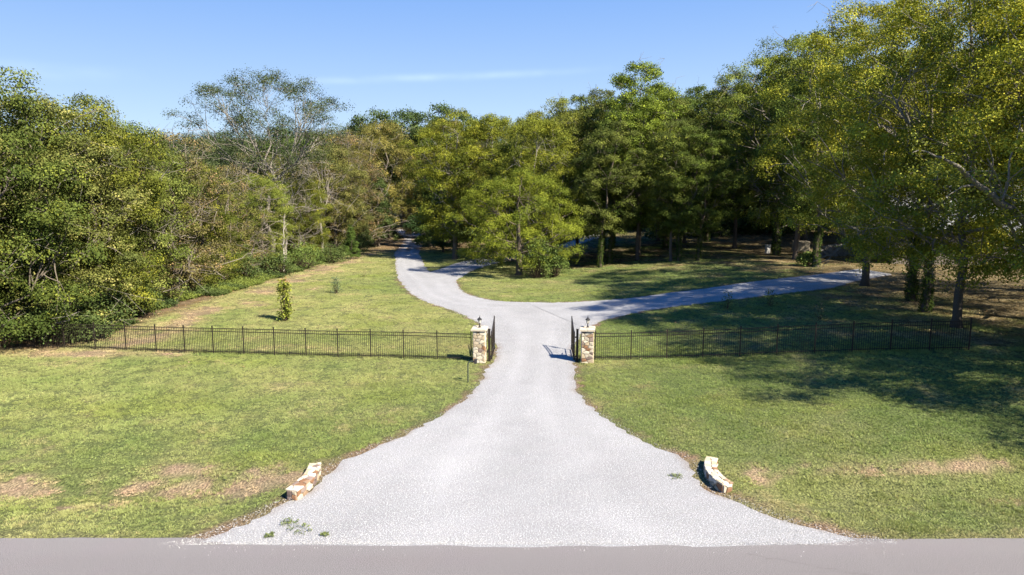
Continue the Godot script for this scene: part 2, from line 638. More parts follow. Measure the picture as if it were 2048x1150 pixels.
func strip(rows: Array, lift: float, name_: String, far_brown := false) -> void:
	# rows of [left x, left d, right x, right d]
	var left := Curve2D.new()
	var right := Curve2D.new()
	left.bake_interval = 0.2
	right.bake_interval = 0.2
	var pl := []
	var pr := []
	for k in rows.size() - 1:
		var r0: Array = rows[maxi(k - 1, 0)]
		var r1: Array = rows[k]
		var r2: Array = rows[k + 1]
		var r3: Array = rows[mini(k + 2, rows.size() - 1)]
		var la := Vector2(r1[0], r1[1])
		var lb := Vector2(r2[0], r2[1])
		var ra := Vector2(r1[2], r1[3])
		var rb := Vector2(r2[2], r2[3])
		var len := maxf(la.distance_to(lb), ra.distance_to(rb))
		var st := maxi(2, int(len / (0.3 if r1[1] < 60.0 else 0.7)))
		for s in st:
			var t := float(s) / st
			pl.append(la.cubic_interpolate(lb, Vector2(r0[0], r0[1]), Vector2(r3[0], r3[1]), t))
			pr.append(ra.cubic_interpolate(rb, Vector2(r0[2], r0[3]), Vector2(r3[2], r3[3]), t))
	var last: Array = rows[rows.size() - 1]
	pl.append(Vector2(last[0], last[1]))
	pr.append(Vector2(last[2], last[3]))
	var m := 18
	var mb := MB.new()
	var poly := PackedVector2Array()
	var back := PackedVector2Array()
	for k in pl.size():
		var a: Vector2 = pl[k]
		var b: Vector2 = pr[k]
		var across := (b - a).normalized()
		a += across * (noise_b.get_noise_2d(k * 6.0, 10.0 + lift * 900.0) * 0.22 + noise_b.get_noise_2d(k * 21.0, 90.0) * 0.06)
		b -= across * (noise_b.get_noise_2d(k * 6.0, 40.0 + lift * 900.0) * 0.22 + noise_b.get_noise_2d(k * 21.0, 130.0) * 0.06)
		poly.append(a)
		back.append(b)
		for j in m + 1:
			var t := float(j) / m
			var p := a.lerp(b, t)
			var up := lift + 0.012 * sin(PI * t) - 0.022 * (1.0 - ss(16.6, 16.95, p.y + 0.14 * noise_b.get_noise_2d(p.x * 7.0, 5.0)))
			if j == 0 or j == m:
				up = -0.03
			mb.v.append(V(p.x, p.y, up))
			var hx := H(p.x + 0.2, p.y) - H(p.x - 0.2, p.y)
			var hd := H(p.x, p.y + 0.2) - H(p.x, p.y - 0.2)
			mb.n.append(Vector3(-hx / 0.4, 1.0, hd / 0.4).normalized())
			var q := 0.95 + 0.11 * noise_a.get_noise_2d(p.x * 3.0, p.y * 2.2) + 0.05 * noise_b.get_noise_2d(p.x * 10.0, p.y * 10.0)
			var rut := gauss(t, 0.33, 0.05) + gauss(t, 0.66, 0.05) + 0.7 * gauss(t, 0.5 + 0.17 * sin(p.y * 0.25), 0.025) * (1.0 - ss(27.0, 31.0, p.y))
			q += 0.09 * rut * (0.5 + noise_b.get_noise_2d(p.x * 3.0, p.y * 1.5)) - 0.05 * gauss(t, 0.49, 0.08) - 0.05 * (gauss(t, 0.22, 0.05) + gauss(t, 0.78, 0.05))
			var c := Color(0.475, 0.482, 0.508) * q
			var edge := minf(t, 1.0 - t) * a.distance_to(b)
			var br := (1.0 - ss(0.0, 0.45, edge)) * clampf(0.35 + 0.8 * noise_b.get_noise_2d(p.x * 8.0, p.y * 8.0), 0.0, 0.8)
			if far_brown:
				br = maxf(br, ss(99.0, 104.0, p.y) * clampf(0.5 + noise_b.get_noise_2d(p.x * 9.0, p.y * 5.0) - 0.4 * rut, 0.0, 0.9))
			mb.c.append(c.lerp(Color(0.25, 0.155, 0.085), br))
	for k in pl.size() - 1:
		for j in m:
			var a := k * (m + 1) + j
			mb.i.append_array([a, a + m + 1, a + m + 2, a, a + m + 2, a + 1])
	back.reverse()
	poly.append_array(back)
	drives.append(poly)
	var grown := Geometry2D.offset_polygon(poly, 0.22)
	drives_wide.append(grown[0])
	var o := put(name_, mb.mesh(), mats["gravel"], self)
	tag(o, "", "", "", "structure")

func scatter(called: String, label: String, mesh: Mesh, m: Material, where: Array, cols: PackedColorArray) -> void:
	if where.is_empty():
		return
	var mm := MultiMesh.new()
	mm.transform_format = MultiMesh.TRANSFORM_3D
	mm.use_colors = true
	mm.mesh = mesh
	mm.instance_count = where.size()
	for k in where.size():
		mm.set_instance_transform(k, where[k])
		mm.set_instance_color(k, cols[k])
	var o := MultiMeshInstance3D.new()
	o.name = numbered(called)
	o.multimesh = mm
	o.material_override = m
	add_child(o)
	tag(o, label, called.replace("_", " "), "", "stuff")

func grass_patch(seed_: int, count: int, rad: float, tall: float) -> ArrayMesh:
	rng.seed = seed_
	var mb := MB.new()
	for q in count:
		var a := rng.randf() * TAU
		var r := rad * sqrt(rng.randf())
		var o := Vector3(cos(a) * r, 0, sin(a) * r)
		var et := rng.randf_range(0.66, 1.34)
		var ht := tall * rng.randf_range(0.55, 1.35) * (1.0 - 0.3 * r / rad)
		var dry := rng.randf() < 0.13
		var sp := rng.randf_range(0.018, 0.042)
		for k in 13:
			var p := o + Vector3(rng.randfn() * sp, 0, rng.randfn() * sp)
			var f := rng.randf() * TAU
			var w := Vector3(cos(f), 0, sin(f)) * rng.randf_range(0.005, 0.010)
			var hh := ht * rng.randf_range(0.6, 1.1)
			var l := Vector3(rng.randfn(), 0, rng.randfn()) * hh * 0.5 + (p - o) * 0.5
			var tip := p + l + Vector3(0, hh, 0)
			var e := et * rng.randf_range(0.85, 1.15)
			var c := Color(e, e, e)
			if dry:
				c = Color(1.5 * e, 1.2 * e, 1.45 * e)
			var s := mb.v.size()
			var nn := (tip - p + w).cross(w).normalized()
			mb.v.append_array([p - w, p + w, tip])
			mb.n.append_array([nn, nn, nn])
			mb.c.append_array([c, c, c])
			mb.i.append_array([s, s + 1, s + 2])
	return mb.mesh()

func pebble(seed_: int) -> ArrayMesh:
	rng.seed = seed_
	var mb := MB.new()
	var p := []
	for q in [Vector3(1, 0, 0), Vector3(-1, 0, 0), Vector3(0, 0, 1), Vector3(0, 0, -1), Vector3(0, 0.65, 0), Vector3(0, -0.5, 0)]:
		p.append(q * rng.randf_range(0.7, 1.2) + Vector3(rng.randf(), rng.randf(), rng.randf()) * 0.25)
	for f in [[0, 2, 4], [2, 1, 4], [1, 3, 4], [3, 0, 4], [0, 2, 5], [2, 1, 5], [1, 3, 5], [3, 0, 5]]:
		mb.tri(p[f[0]], p[f[1]], p[f[2]], Color.WHITE, p[f[0]] + p[f[1]] + p[f[2]])
	return mb.mesh()

func leafy(called: String, label: String, category: String, x: float, d: float, h: float, r: float, ca: Color, cb: Color, count: int, per: int, size: float, shape := "dome", group := "") -> Node3D:
	var o := thing(called, label, category, V(x, d, 0.0), 0.0, group)
	var st := MB.new()
	var cs := PackedVector3Array()
	var cl := PackedColorArray()
	for k in count:
		var t := rng.randf()
		var a := rng.randf() * TAU
		var rr := sqrt(rng.randf()) * r
		var p: Vector3
		if shape == "dome":
			p = Vector3(cos(a) * rr, h * (0.12 + 0.88 * sqrt(maxf(0.0, 1.0 - rr * rr / (r * r))) * lerpf(0.55, 1.0, t)), sin(a) * rr)
			p.y = maxf(0.1, p.y + 0.12 * h * sin(a * 3.0 + x))
		elif shape == "column":
			p = Vector3(cos(a) * rr * (1.0 - 0.45 * t), 0.15 + t * (h - 0.15), sin(a) * rr * (1.0 - 0.45 * t))
		else:
			p = Vector3(cos(a) * rr, 0.06 + h * t * (1.0 - 0.6 * rr / r), sin(a) * rr)
		cs.append(p)
		cl.append(ca.lerp(cb, clampf(rng.randf() * 0.7 + 0.4 * t - 0.1, 0.0, 1.0)))
		if k % 4 == 0 and shape != "weed":
			st.tube(limb_path(Vector3(cos(a) * rr * 0.15, -0.05, sin(a) * rr * 0.15), p, 0.0, 3, 0.04 * h), taper(0.02 + 0.006 * h, 0.006, 3), 4, Color(0.13, 0.10, 0.07))
	if st.v.size() > 0:
		put("stem", st.mesh(), mats["bark"], o).set_meta("kind", "stuff")
	var mb := MB.new()
	leaves(mb, cs, cl, r * 0.16 if shape != "column" else 0.14, 0.8, per, size, 0.3)
	put("foliage", mb.mesh(), mats["leaf"], o).set_meta("kind", "stuff")
	return o

# ---------------------------------------------------------------- things at the gate
func lantern(x: float, d: float, y: float, turn: float, label: String) -> void:
	var o := thing("gate_lantern", label, "lantern", Vector3(x, y, -d), turn, "black lanterns on the gate pillars")
	var m: Material = mats["black_metal"]
	var b := MB.new()
	b.lathe([Vector2(0.0, 0.0), Vector2(0.085, 0.0), Vector2(0.08, 0.025), Vector2(0.045, 0.045), Vector2(0.03, 0.07), Vector2(0.042, 0.09), Vector2(0.026, 0.11), Vector2(0.022, 0.18), Vector2(0.05, 0.205), Vector2(0.055, 0.215), Vector2(0.0, 0.215)], 12, Color.WHITE)
	put("base", b.mesh(), m, o)
	var g := MB.new()
	g.lathe([Vector2(0.052, 0.216), Vector2(0.098, 0.40), Vector2(0.0, 0.40)], 6, Color.WHITE)
	put("glass_shade", g.mesh(), mats["frosted"], o)
	for k in 6:
		var a := TAU * k / 6
		var f := MB.new()
		f.tube([Vector3(cos(a) * 0.055, 0.21, sin(a) * 0.055), Vector3(cos(a) * 0.102, 0.405, sin(a) * 0.102)], [0.006, 0.006], 4, Color.WHITE)
		put("cage_bar", f.mesh(), m, o)
	var r := MB.new()
	r.lathe([Vector2(0.0, 0.402), Vector2(0.128, 0.402), Vector2(0.13, 0.415), Vector2(0.10, 0.45), Vector2(0.062, 0.485), Vector2(0.04, 0.50), Vector2(0.03, 0.525), Vector2(0.0, 0.53)], 12, Color.WHITE)
	put("roof", r.mesh(), m, o)
	var t := MB.new()
	t.lathe([Vector2(0.012, 0.525), Vector2(0.012, 0.545), Vector2(0.024, 0.56), Vector2(0.012, 0.575), Vector2(0.004, 0.63), Vector2(0.0, 0.635)], 8, Color.WHITE)
	put("finial", t.mesh(), m, o)

func pillar(x: float, d: float, turn: float, label: String) -> void:
	var o := thing("stone_pillar", label, "pillar", V(x, d, 0.0), turn, "stone gate pillars")
	var w := 0.58
	var h := 1.72
	var mb := MB.new()
	mb.box(Vector3(0, h / 2 - 0.1, 0), Vector3(w, h + 0.2, w), Color(0.47, 0.415, 0.33))
	put("mortar_core", mb.mesh(), mats["stone"], o)
	for f in 4:
		var b := Basis(Vector3.UP, f * PI / 2)
		var map := func(p: Vector2, e: float) -> Vector3: return b * Vector3(p.x - w / 2 - 0.02, p.y, w / 2 + e)
		for poly in cells(w + 0.04, h, 27, 1.35):
			stone(poly, 0.011, rng.randf_range(0.03, 0.05), map, stone_colour(0.34), o, mats["stone"])
	for poly in cells(0.80, 0.80, 4):
		var map := func(p: Vector2, e: float) -> Vector3: return Vector3(p.x - 0.40, h + e, p.y - 0.40)
		var q := MB.new()
		stone(poly, 0.003, rng.randf_range(0.135, 0.155), map, Color(0.54, 0.485, 0.395) * rng.randf_range(0.9, 1.08), o, mats["stone"])

func fence(rows: Array, label: String) -> void:
	# rows of [x, d]
	var o := thing("metal_fence", label, "fence", V(rows[0][0], rows[0][1]), 0.0, "dark metal picket fences either side of the gate")
	var m: Material = mats["bronze"]
	var org: Vector3 = o.position
	var pick := MB.new()
	pick.box(Vector3(0, 0.74, 0), Vector3(0.017, 1.42, 0.017), Color.WHITE)
	var pm := pick.mesh()
	var post := MB.new()
	post.box(Vector3(0, 0.66, 0), Vector3(0.055, 1.80, 0.055), Color.WHITE)
	post.box(Vector3(0, 1.575, 0), Vector3(0.07, 0.03, 0.07), Color.WHITE, Basis(), 0.01)
	var qm := post.mesh()
	for k in rows.size():
		var a := V(rows[k][0], rows[k][1]) - org
		var p := put("post", qm, m, o)
		p.position = a
		if k == rows.size() - 1:
			break
		var b := V(rows[k + 1][0], rows[k + 1][1]) - org
		var fl := Vector3(b.x - a.x, 0, b.z - a.z)
		var turn := Basis(Vector3.UP, atan2(-fl.z, fl.x))
		for y in [1.44, 1.27, 0.14]:
			var r := MB.new()
			var u := (b - a).normalized()
			r.box(Vector3.ZERO, Vector3((b - a).length() - 0.05, 0.034, 0.03), Color.WHITE, Basis(u, turn * Vector3.UP, u.cross(Vector3.UP)))
			put("rail", r.mesh(), m, o).position = (a + b) * 0.5 + Vector3(0, y, 0)
		for j in 16:
			var s := put("picket", pm, m, o)
			s.transform = Transform3D(turn, a.lerp(b, (j + 1.0) / 17.0))

func gate(x: float, d: float, x2: float, d2: float, side: float, label: String) -> void:
	var a := V(x, d, 0.06)
	var o := thing("gate_leaf", label, "gate", a, 0.0, "open dark metal gate leaves")
	var fl := Vector3(x2 - x, 0, d - d2)
	o.rotation.y = atan2(-fl.z, fl.x)
	var L := fl.length()
	var m: Material = mats["bronze"]
	var top := func(t: float) -> float: return 1.46 + 0.44 * pow(t, 1.4)
	var bar := func(called: String, p: Vector3, q: Vector3, w: float) -> void:
		var mb := MB.new()
		var u := (q - p).normalized()
		var s := u.cross(Vector3(0, 0, 1)).normalized()
		mb.box((p + q) * 0.5, Vector3((q - p).length(), w, w), Color.WHITE, Basis(u, s, u.cross(s)), 0.006)
		put(called, mb.mesh(), m, o)
	bar.call("hinge_stile", Vector3(0, 0, 0), Vector3(0, 1.52, 0), 0.06)
	bar.call("meeting_stile", Vector3(L, 0, 0), Vector3(L, 1.93, 0), 0.055)
	for y in [0.0, 0.17]:
		var pts := []
		var rr := []
		for k in 13:
			var t := k / 12.0
			pts.append(Vector3(t * L, top.call(t) - y, 0))
			rr.append(0.028)
		var mb := MB.new()
		mb.tube(pts, rr, 6, Color.WHITE)
		put("top_rail", mb.mesh(), m, o)
	bar.call("bottom_rail", Vector3(0.0, 0.06, 0), Vector3(L, 0.06, 0), 0.05)
	bar.call("lower_rail", Vector3(0.0, 0.40, 0), Vector3(L, 0.40, 0), 0.04)
	for k in 13:
		var t := (k + 1) / 14.0
		if absf(t * L - L + 0.1) < 0.3:
			continue
		bar.call("picket", Vector3(t * L, 0.06, 0), Vector3(t * L, top.call(t) - 0.17, 0), 0.012)
	var sc := MB.new()
	var ring := func(cx: float, cy: float, rx: float, ry: float, a0: float, a1: float, thick: float) -> void:
		var pts := []
		var rr := []
		for k in 19:
			var an := lerpf(a0, a1, k / 18.0)
			pts.append(Vector3(cx + cos(an) * rx, cy + sin(an) * ry, 0))
			rr.append(thick)
		sc.tube(pts, rr, 5, Color.WHITE)
	ring.call(L - 0.06, 1.12, 0.16, 0.36, 0.0, TAU, 0.018)
	for s in [-1.0, 1.0]:
		ring.call(L - 0.06 + s * 0.055, 1.22, 0.055, 0.10, 0.0, TAU, 0.014)
		ring.call(L - 0.06 + s * 0.055, 1.02, 0.055, 0.10, 0.0, TAU, 0.014)
	ring.call(L - 0.06, 1.12, 0.06, 0.12, 0.0, TAU, 0.014)
	put("scroll_ornament", sc.mesh(), m, o)
	var arm := MB.new()
	arm.tube([Vector3(-0.10, 0.62, -0.16 * side), Vector3(0.5, 0.62, -0.10 * side), Vector3(1.15, 0.60, -0.03 * side)], [0.035, 0.032, 0.02], 7, Color.WHITE)
	put("opener_arm", arm.mesh(), mats["black_metal"], o)

func head_wall(pts: Array, label: String, dark: float) -> void:
	# pts: plan points [x, d] along the centre line, near end last
	var o := thing("head_wall", label, "stone wall", V(pts[1][0], pts[1][1], 0.0), 0.0, "low curved stone head walls beside the gravel apron")
	var org: Vector3 = o.position
	var cv := Curve3D.new()
	cv.bake_interval = 0.05
	var p0 := Vector3(pts[0][0], 0, -pts[0][1])
	var p1 := Vector3(pts[1][0], 0, -pts[1][1])
	var p2 := Vector3(pts[2][0], 0, -pts[2][1])
	for k in 13:
		var t := k / 12.0
		var ctl := p1 * 2.0 - (p0 + p2) * 0.5
		cv.add_point(p0 * (1 - t) * (1 - t) + ctl * 2.0 * t * (1 - t) + p2 * t * t)
	var L := cv.get_baked_length()
	var W := 0.33
	var top := -0.22 - o.position.y
	var at := func(s: float, across: float, y: float) -> Vector3:
		var t := cv.sample_baked(clampf(s, 0.0, L))
		var e := (cv.sample_baked(minf(s + 0.05, L)) - cv.sample_baked(maxf(s - 0.05, 0.0))).normalized()
		if s > L:
			t += e * (s - L)
		if s < 0.0:
			t += e * s
		return t + e.cross(Vector3.UP) * across + Vector3(0, y, 0) - org
	var mb := MB.new()
	var y0 := -0.95
	var mc := Color(0.40, 0.355, 0.28)
	for k in 24:
		var s0 := L * k / 24.0
		var s1 := L * (k + 1) / 24.0
		var c4 := []
		for s in [s0, s1]:
			for q in [[-W / 2, y0], [W / 2, y0], [W / 2, top], [-W / 2, top]]:
				c4.append(at.call(s, q[0], q[1]))
		var mid: Vector3 = at.call((s0 + s1) / 2, 0.0, (y0 + top) / 2)
		for f in [[0, 3, 7, 4], [1, 2, 6, 5], [3, 2, 6, 7]]:
			mb.quad(c4[f[0]], c4[f[1]], c4[f[2]], c4[f[3]], mc, (c4[f[0]] + c4[f[2]]) * 0.5 - mid)
		if k == 0:
			mb.quad(c4[0], c4[1], c4[2], c4[3], mc, c4[0] - c4[4])
		if k == 23:
			mb.quad(c4[4], c4[5], c4[6], c4[7], mc, c4[4] - c4[0])
	put("mortar_core", mb.mesh(), mats["stone"], o)
	var shade := 0
	for poly in cells(L + 0.06, W + 0.08, 24):
		var map := func(p: Vector2, e: float) -> Vector3: return at.call(p.x - 0.03, p.y - W / 2 - 0.04, top + e)
		var far := 0.0
		for p in poly:
			far += p.x / poly.size()
		stone(poly, 0.007, 0.04, map, stone_colour(dark if far > L * 0.45 else dark * 0.25), o, mats["stone"])
	for sd in [-1.0, 1.0]:
		for poly in cells(L, top - y0 - 0.1, 42, 1.5):
			var map := func(p: Vector2, e: float) -> Vector3: return at.call(p.x, sd * (W / 2 + e), y0 + 0.1 + p.y)
			stone(poly, 0.011, 0.035, map, stone_colour(0.36), o, mats["stone"])
	for poly in cells(W, top - y0 - 0.1, 10, 1.2):
		var map := func(p: Vector2, e: float) -> Vector3: return at.call(L + e, p.x - W / 2, y0 + 0.1 + p.y)
		stone(poly, 0.011, 0.035, map, stone_colour(dark + 0.2), o, mats["stone"])

func house(label: String) -> void:
	var o := thing("house", label, "house", V(47.2, 70.0, -0.2), deg_to_rad(-24.0))
	var w := 15.0
	var dp := 9.0
	var eh := 3.5
	var rh := 7.9
	var wl := MB.new()
	wl.box(Vector3(0, eh / 2, 0), Vector3(w, eh, dp), Color(0.42, 0.36, 0.30))
	for s in [-1.0, 1.0]:
		wl.tri(Vector3(s * w / 2, eh, -dp / 2), Vector3(s * w / 2, eh, dp / 2), Vector3(s * w / 2, rh - 0.15, 0), Color(0.42, 0.36, 0.30), Vector3(s, 0, 0))
	put("wall", wl.mesh(), mats["stucco"], o)
	for s in [-1.0, 1.0]:
		var rf := MB.new()
		var e := Vector3(0, eh - 0.25, s * (dp / 2 + 0.5))
		var up := (Vector3(0, rh, 0) - e)
		var u := up.normalized()
		var nn := u.cross(Vector3(1, 0, 0)) * (1.0 if u.cross(Vector3(1, 0, 0)).y > 0 else -1.0)
		rf.box(e + up * 0.5, Vector3(w + 0.9, up.length(), 0.08), Color(0.40, 0.41, 0.44), Basis(Vector3(1, 0, 0), u, Vector3(1, 0, 0).cross(u)))
		var roof := put("roof", rf.mesh(), mats["metal_roof"], o)
		for k in 24:
			var ln := MB.new()
			ln.box(e + up * ((k + 0.5) / 24.0) + nn * 0.05, Vector3(w + 0.9, up.length() / 24.0 * 0.98, 0.025), Color(0.23, 0.24, 0.26) * (0.86 + 0.2 * rng.randf()), Basis(Vector3(1, 0, 0), u.rotated(Vector3(1, 0, 0), -0.05 * s), Vector3(1, 0, 0).cross(u).rotated(Vector3(1, 0, 0), -0.05 * s)))
			put("shingle_row", ln.mesh(), mats["metal_roof"], roof)
	for x in [-5.0, -1.2, 2.6, 5.6]:
		var wd := MB.new()
		wd.box(Vector3(x, 1.45, dp / 2 + 0.02), Vector3(1.2, 1.3, 0.06), Color(0.6, 0.6, 0.58))
		var win := put("window", wd.mesh(), mats["stucco"], o)
		var pn := MB.new()
		pn.box(Vector3(x, 1.45, dp / 2 + 0.055), Vector3(1.02, 1.12, 0.02), Color(0.05, 0.06, 0.07))
		put("pane", pn.mesh(), mats["black_metal"], win)

# ---------------------------------------------------------------- the scene
func sky_cover() -> ImageTexture:
	var w := 2048
	var h := 1024
	var im := Image.create(w, h, false, Image.FORMAT_RGBA8)
	im.fill(Color(1, 1, 1, 0))
	var f := FastNoiseLite.new()
	f.seed = 5
	f.frequency = 0.02
	# thin trails of high cloud: [azimuth from, to, height from, to, width, strength] in degrees
	for s in [[-22.0, 9.0, 7.6, 9.8, 0.24, 0.12], [-44.0, -27.0, 7.6, 8.3, 0.5, 0.06], [38.0, 75.0, 12.0, 9.0, 0.8, 0.25], [-120.0, -80.0, 10.0, 15.0, 0.9, 0.25], [120.0, 170.0, 8.0, 13.0, 0.7, 0.25]]:
		var x0 := int(s[0] / 360.0 * w)
		var x1 := int(s[1] / 360.0 * w)
		for x in range(x0, x1):
			var t := float(x - x0) / (x1 - x0)
			var el := lerpf(s[2], s[3], sqrt(t))
			var yc := (0.5 - el / 180.0) * h
			for y in range(int(yc) - 12, int(yc) + 13):
				var e: float = (y - yc) / (s[4] * h / 180.0)
				var a: float = s[5] * exp(-e * e) * sin(PI * clampf(t, 0.02, 0.98)) * (0.75 + 0.7 * f.get_noise_2d(x * 2.0, y * 9.0))
				if a > 0.004:
					im.set_pixel(posmod(x, w), y, Color(1.0, 1.0, 1.0, clampf(a, 0.0, 1.0)))
	return ImageTexture.create_from_image(im)

func lin(r: float, g: float, b: float) -> Color:
	return Color(r, g, b).linear_to_srgb()

func _ready() -> void:
	# camera
	var cam := Camera3D.new()
	cam.name = "camera"
	add_child(cam)
	cam.position = Vector3(0, 8.9, 0)
	cam.rotation_degrees = Vector3(-8.0, 0, 0)
	cam.fov = 45.7
	cam.far = 2500.0
	cam.current = true
	# sky and exposure
	var env := Environment.new()
	env.background_mode = Environment.BG_SKY
	var sm := ProceduralSkyMaterial.new()
	sm.sky_top_color = lin(0.006, 0.075, 0.27)
	sm.sky_horizon_color = lin(0.258, 0.327, 0.356)
	sm.sky_curve = 0.15
	sm.ground_bottom_color = lin(0.10, 0.12, 0.06)
	sm.ground_horizon_color = lin(0.25, 0.29, 0.28)
	sm.sun_angle_max = 8.0
	sm.sky_cover = sky_cover()
	sm.sky_cover_modulate = Color(0.66, 0.66, 0.68, 1.0)
	var sky := Sky.new()
	sky.sky_material = sm
	env.sky = sky
	env.tonemap_mode = Environment.TONE_MAPPER_LINEAR
	env.tonemap_exposure = 3.3
	env.sdfgi_enabled = true
	env.ssao_enabled = true
	env.ssil_enabled = true
	var we := WorldEnvironment.new()
	we.name = "world"
	we.environment = env
	add_child(we)
	# sun
	var sun := DirectionalLight3D.new()
	sun.name = "sun"
	add_child(sun)
	sun.basis = Basis.looking_at(SUN_DIR, Vector3.UP)
	sun.light_energy = 1.6
	sun.light_color = Color(1.0, 0.955, 0.87)
	sun.light_angular_distance = 0.5
	sun.shadow_enabled = true

	rng.seed = 11
	noise_a.seed = 3
	noise_a.frequency = 0.055
	noise_a.fractal_octaves = 3
	noise_b.seed = 8
	noise_b.frequency = 0.09
	noise_b.fractal_octaves = 2
	fill_tables()
	mat("ground", Color(1.1, 1.1, 1.1), 1.0, noise_tex("ground", 0.07, FastNoiseLite.TYPE_SIMPLEX_SMOOTH, 0.42, 1.0, 5, 1024), 0.11, noise_tex("ground_n", 0.09, FastNoiseLite.TYPE_SIMPLEX_SMOOTH, 9.0, 0.0, 4, 1024, true), 1.0)
	mat("gravel", Color(1.15, 1.15, 1.15), 0.95, noise_tex("gravel", 0.13, FastNoiseLite.TYPE_CELLULAR, 0.45, 1.0, 3, 1024), 0.21, noise_tex("gravel_n", 0.16, FastNoiseLite.TYPE_CELLULAR, 6.0, 0.0, 3, 1024, true), 0.7)
	mat("pebble", Color(1, 1, 1), 0.95)
	mat("asphalt", Color(1.1, 1.1, 1.1), 0.92, noise_tex("asphalt", 0.22, FastNoiseLite.TYPE_SIMPLEX, 0.42, 1.0, 4, 1024), 0.17, noise_tex("asphalt_n", 0.25, FastNoiseLite.TYPE_SIMPLEX, 4.0, 0.0, 2, 1024, true), 0.5)
	mat("grass", Color(1, 1, 1), 0.7)
	mats["grass"].backlight_enabled = true
	mats["grass"].backlight = lin(0.4, 0.4, 0.25)
	mat("bark", Color(1.1, 1.1, 1.1), 0.95, noise_tex("bark", 0.05, FastNoiseLite.TYPE_SIMPLEX_SMOOTH, 0.5, 1.0, 4), 1.1, noise_tex("bark_n", 0.06, FastNoiseLite.TYPE_CELLULAR, 8.0, 0.0, 3, 512, true), 1.0)
	mat("stone", Color(1.08, 1.08, 1.08), 0.9, noise_tex("stone", 0.03, FastNoiseLite.TYPE_SIMPLEX_SMOOTH, 0.72, 1.0, 5), 1.6, noise_tex("stone_n", 0.05, FastNoiseLite.TYPE_SIMPLEX, 5.0, 0.0, 4, 512, true), 0.7)
	mat("stucco", Color(1, 1, 1), 0.95, noise_tex("stone", 0.03, 0, 0.7, 1.0), 0.4)
	mat("bronze", Color(0.022, 0.018, 0.015), 0.45)
	mat("black_metal", Color(0.02, 0.02, 0.022), 0.4)
	mat("metal_roof", Color(1, 1, 1), 0.45)
	mat("frosted", Color(0.55, 0.53, 0.48), 0.3)
	leaf_mat("leaf", Color(1, 1, 1))
	leaf_mat("leaf_fresh", Color(1.14, 1.15, 0.74))
	leaf_mat("leaf_yellow", Color(1.15, 1.15, 0.74))
	leaf_mat("leaf_dull", Color(0.96, 0.90, 0.95))
	leaf_mat("leaf_green", Color(0.84, 0.96, 0.80))
	leaf_mat("leaf_dark", Color(0.62, 0.78, 0.85))
	leaf_mat("leaf_bright", Color(1.15, 1.25, 0.85))
	leaf_mat("leaf_tan", Color(1.18, 1.0, 0.95))

	ground_works()
	plant_trees()
	gate_works()
	undergrowth()
	lawns()

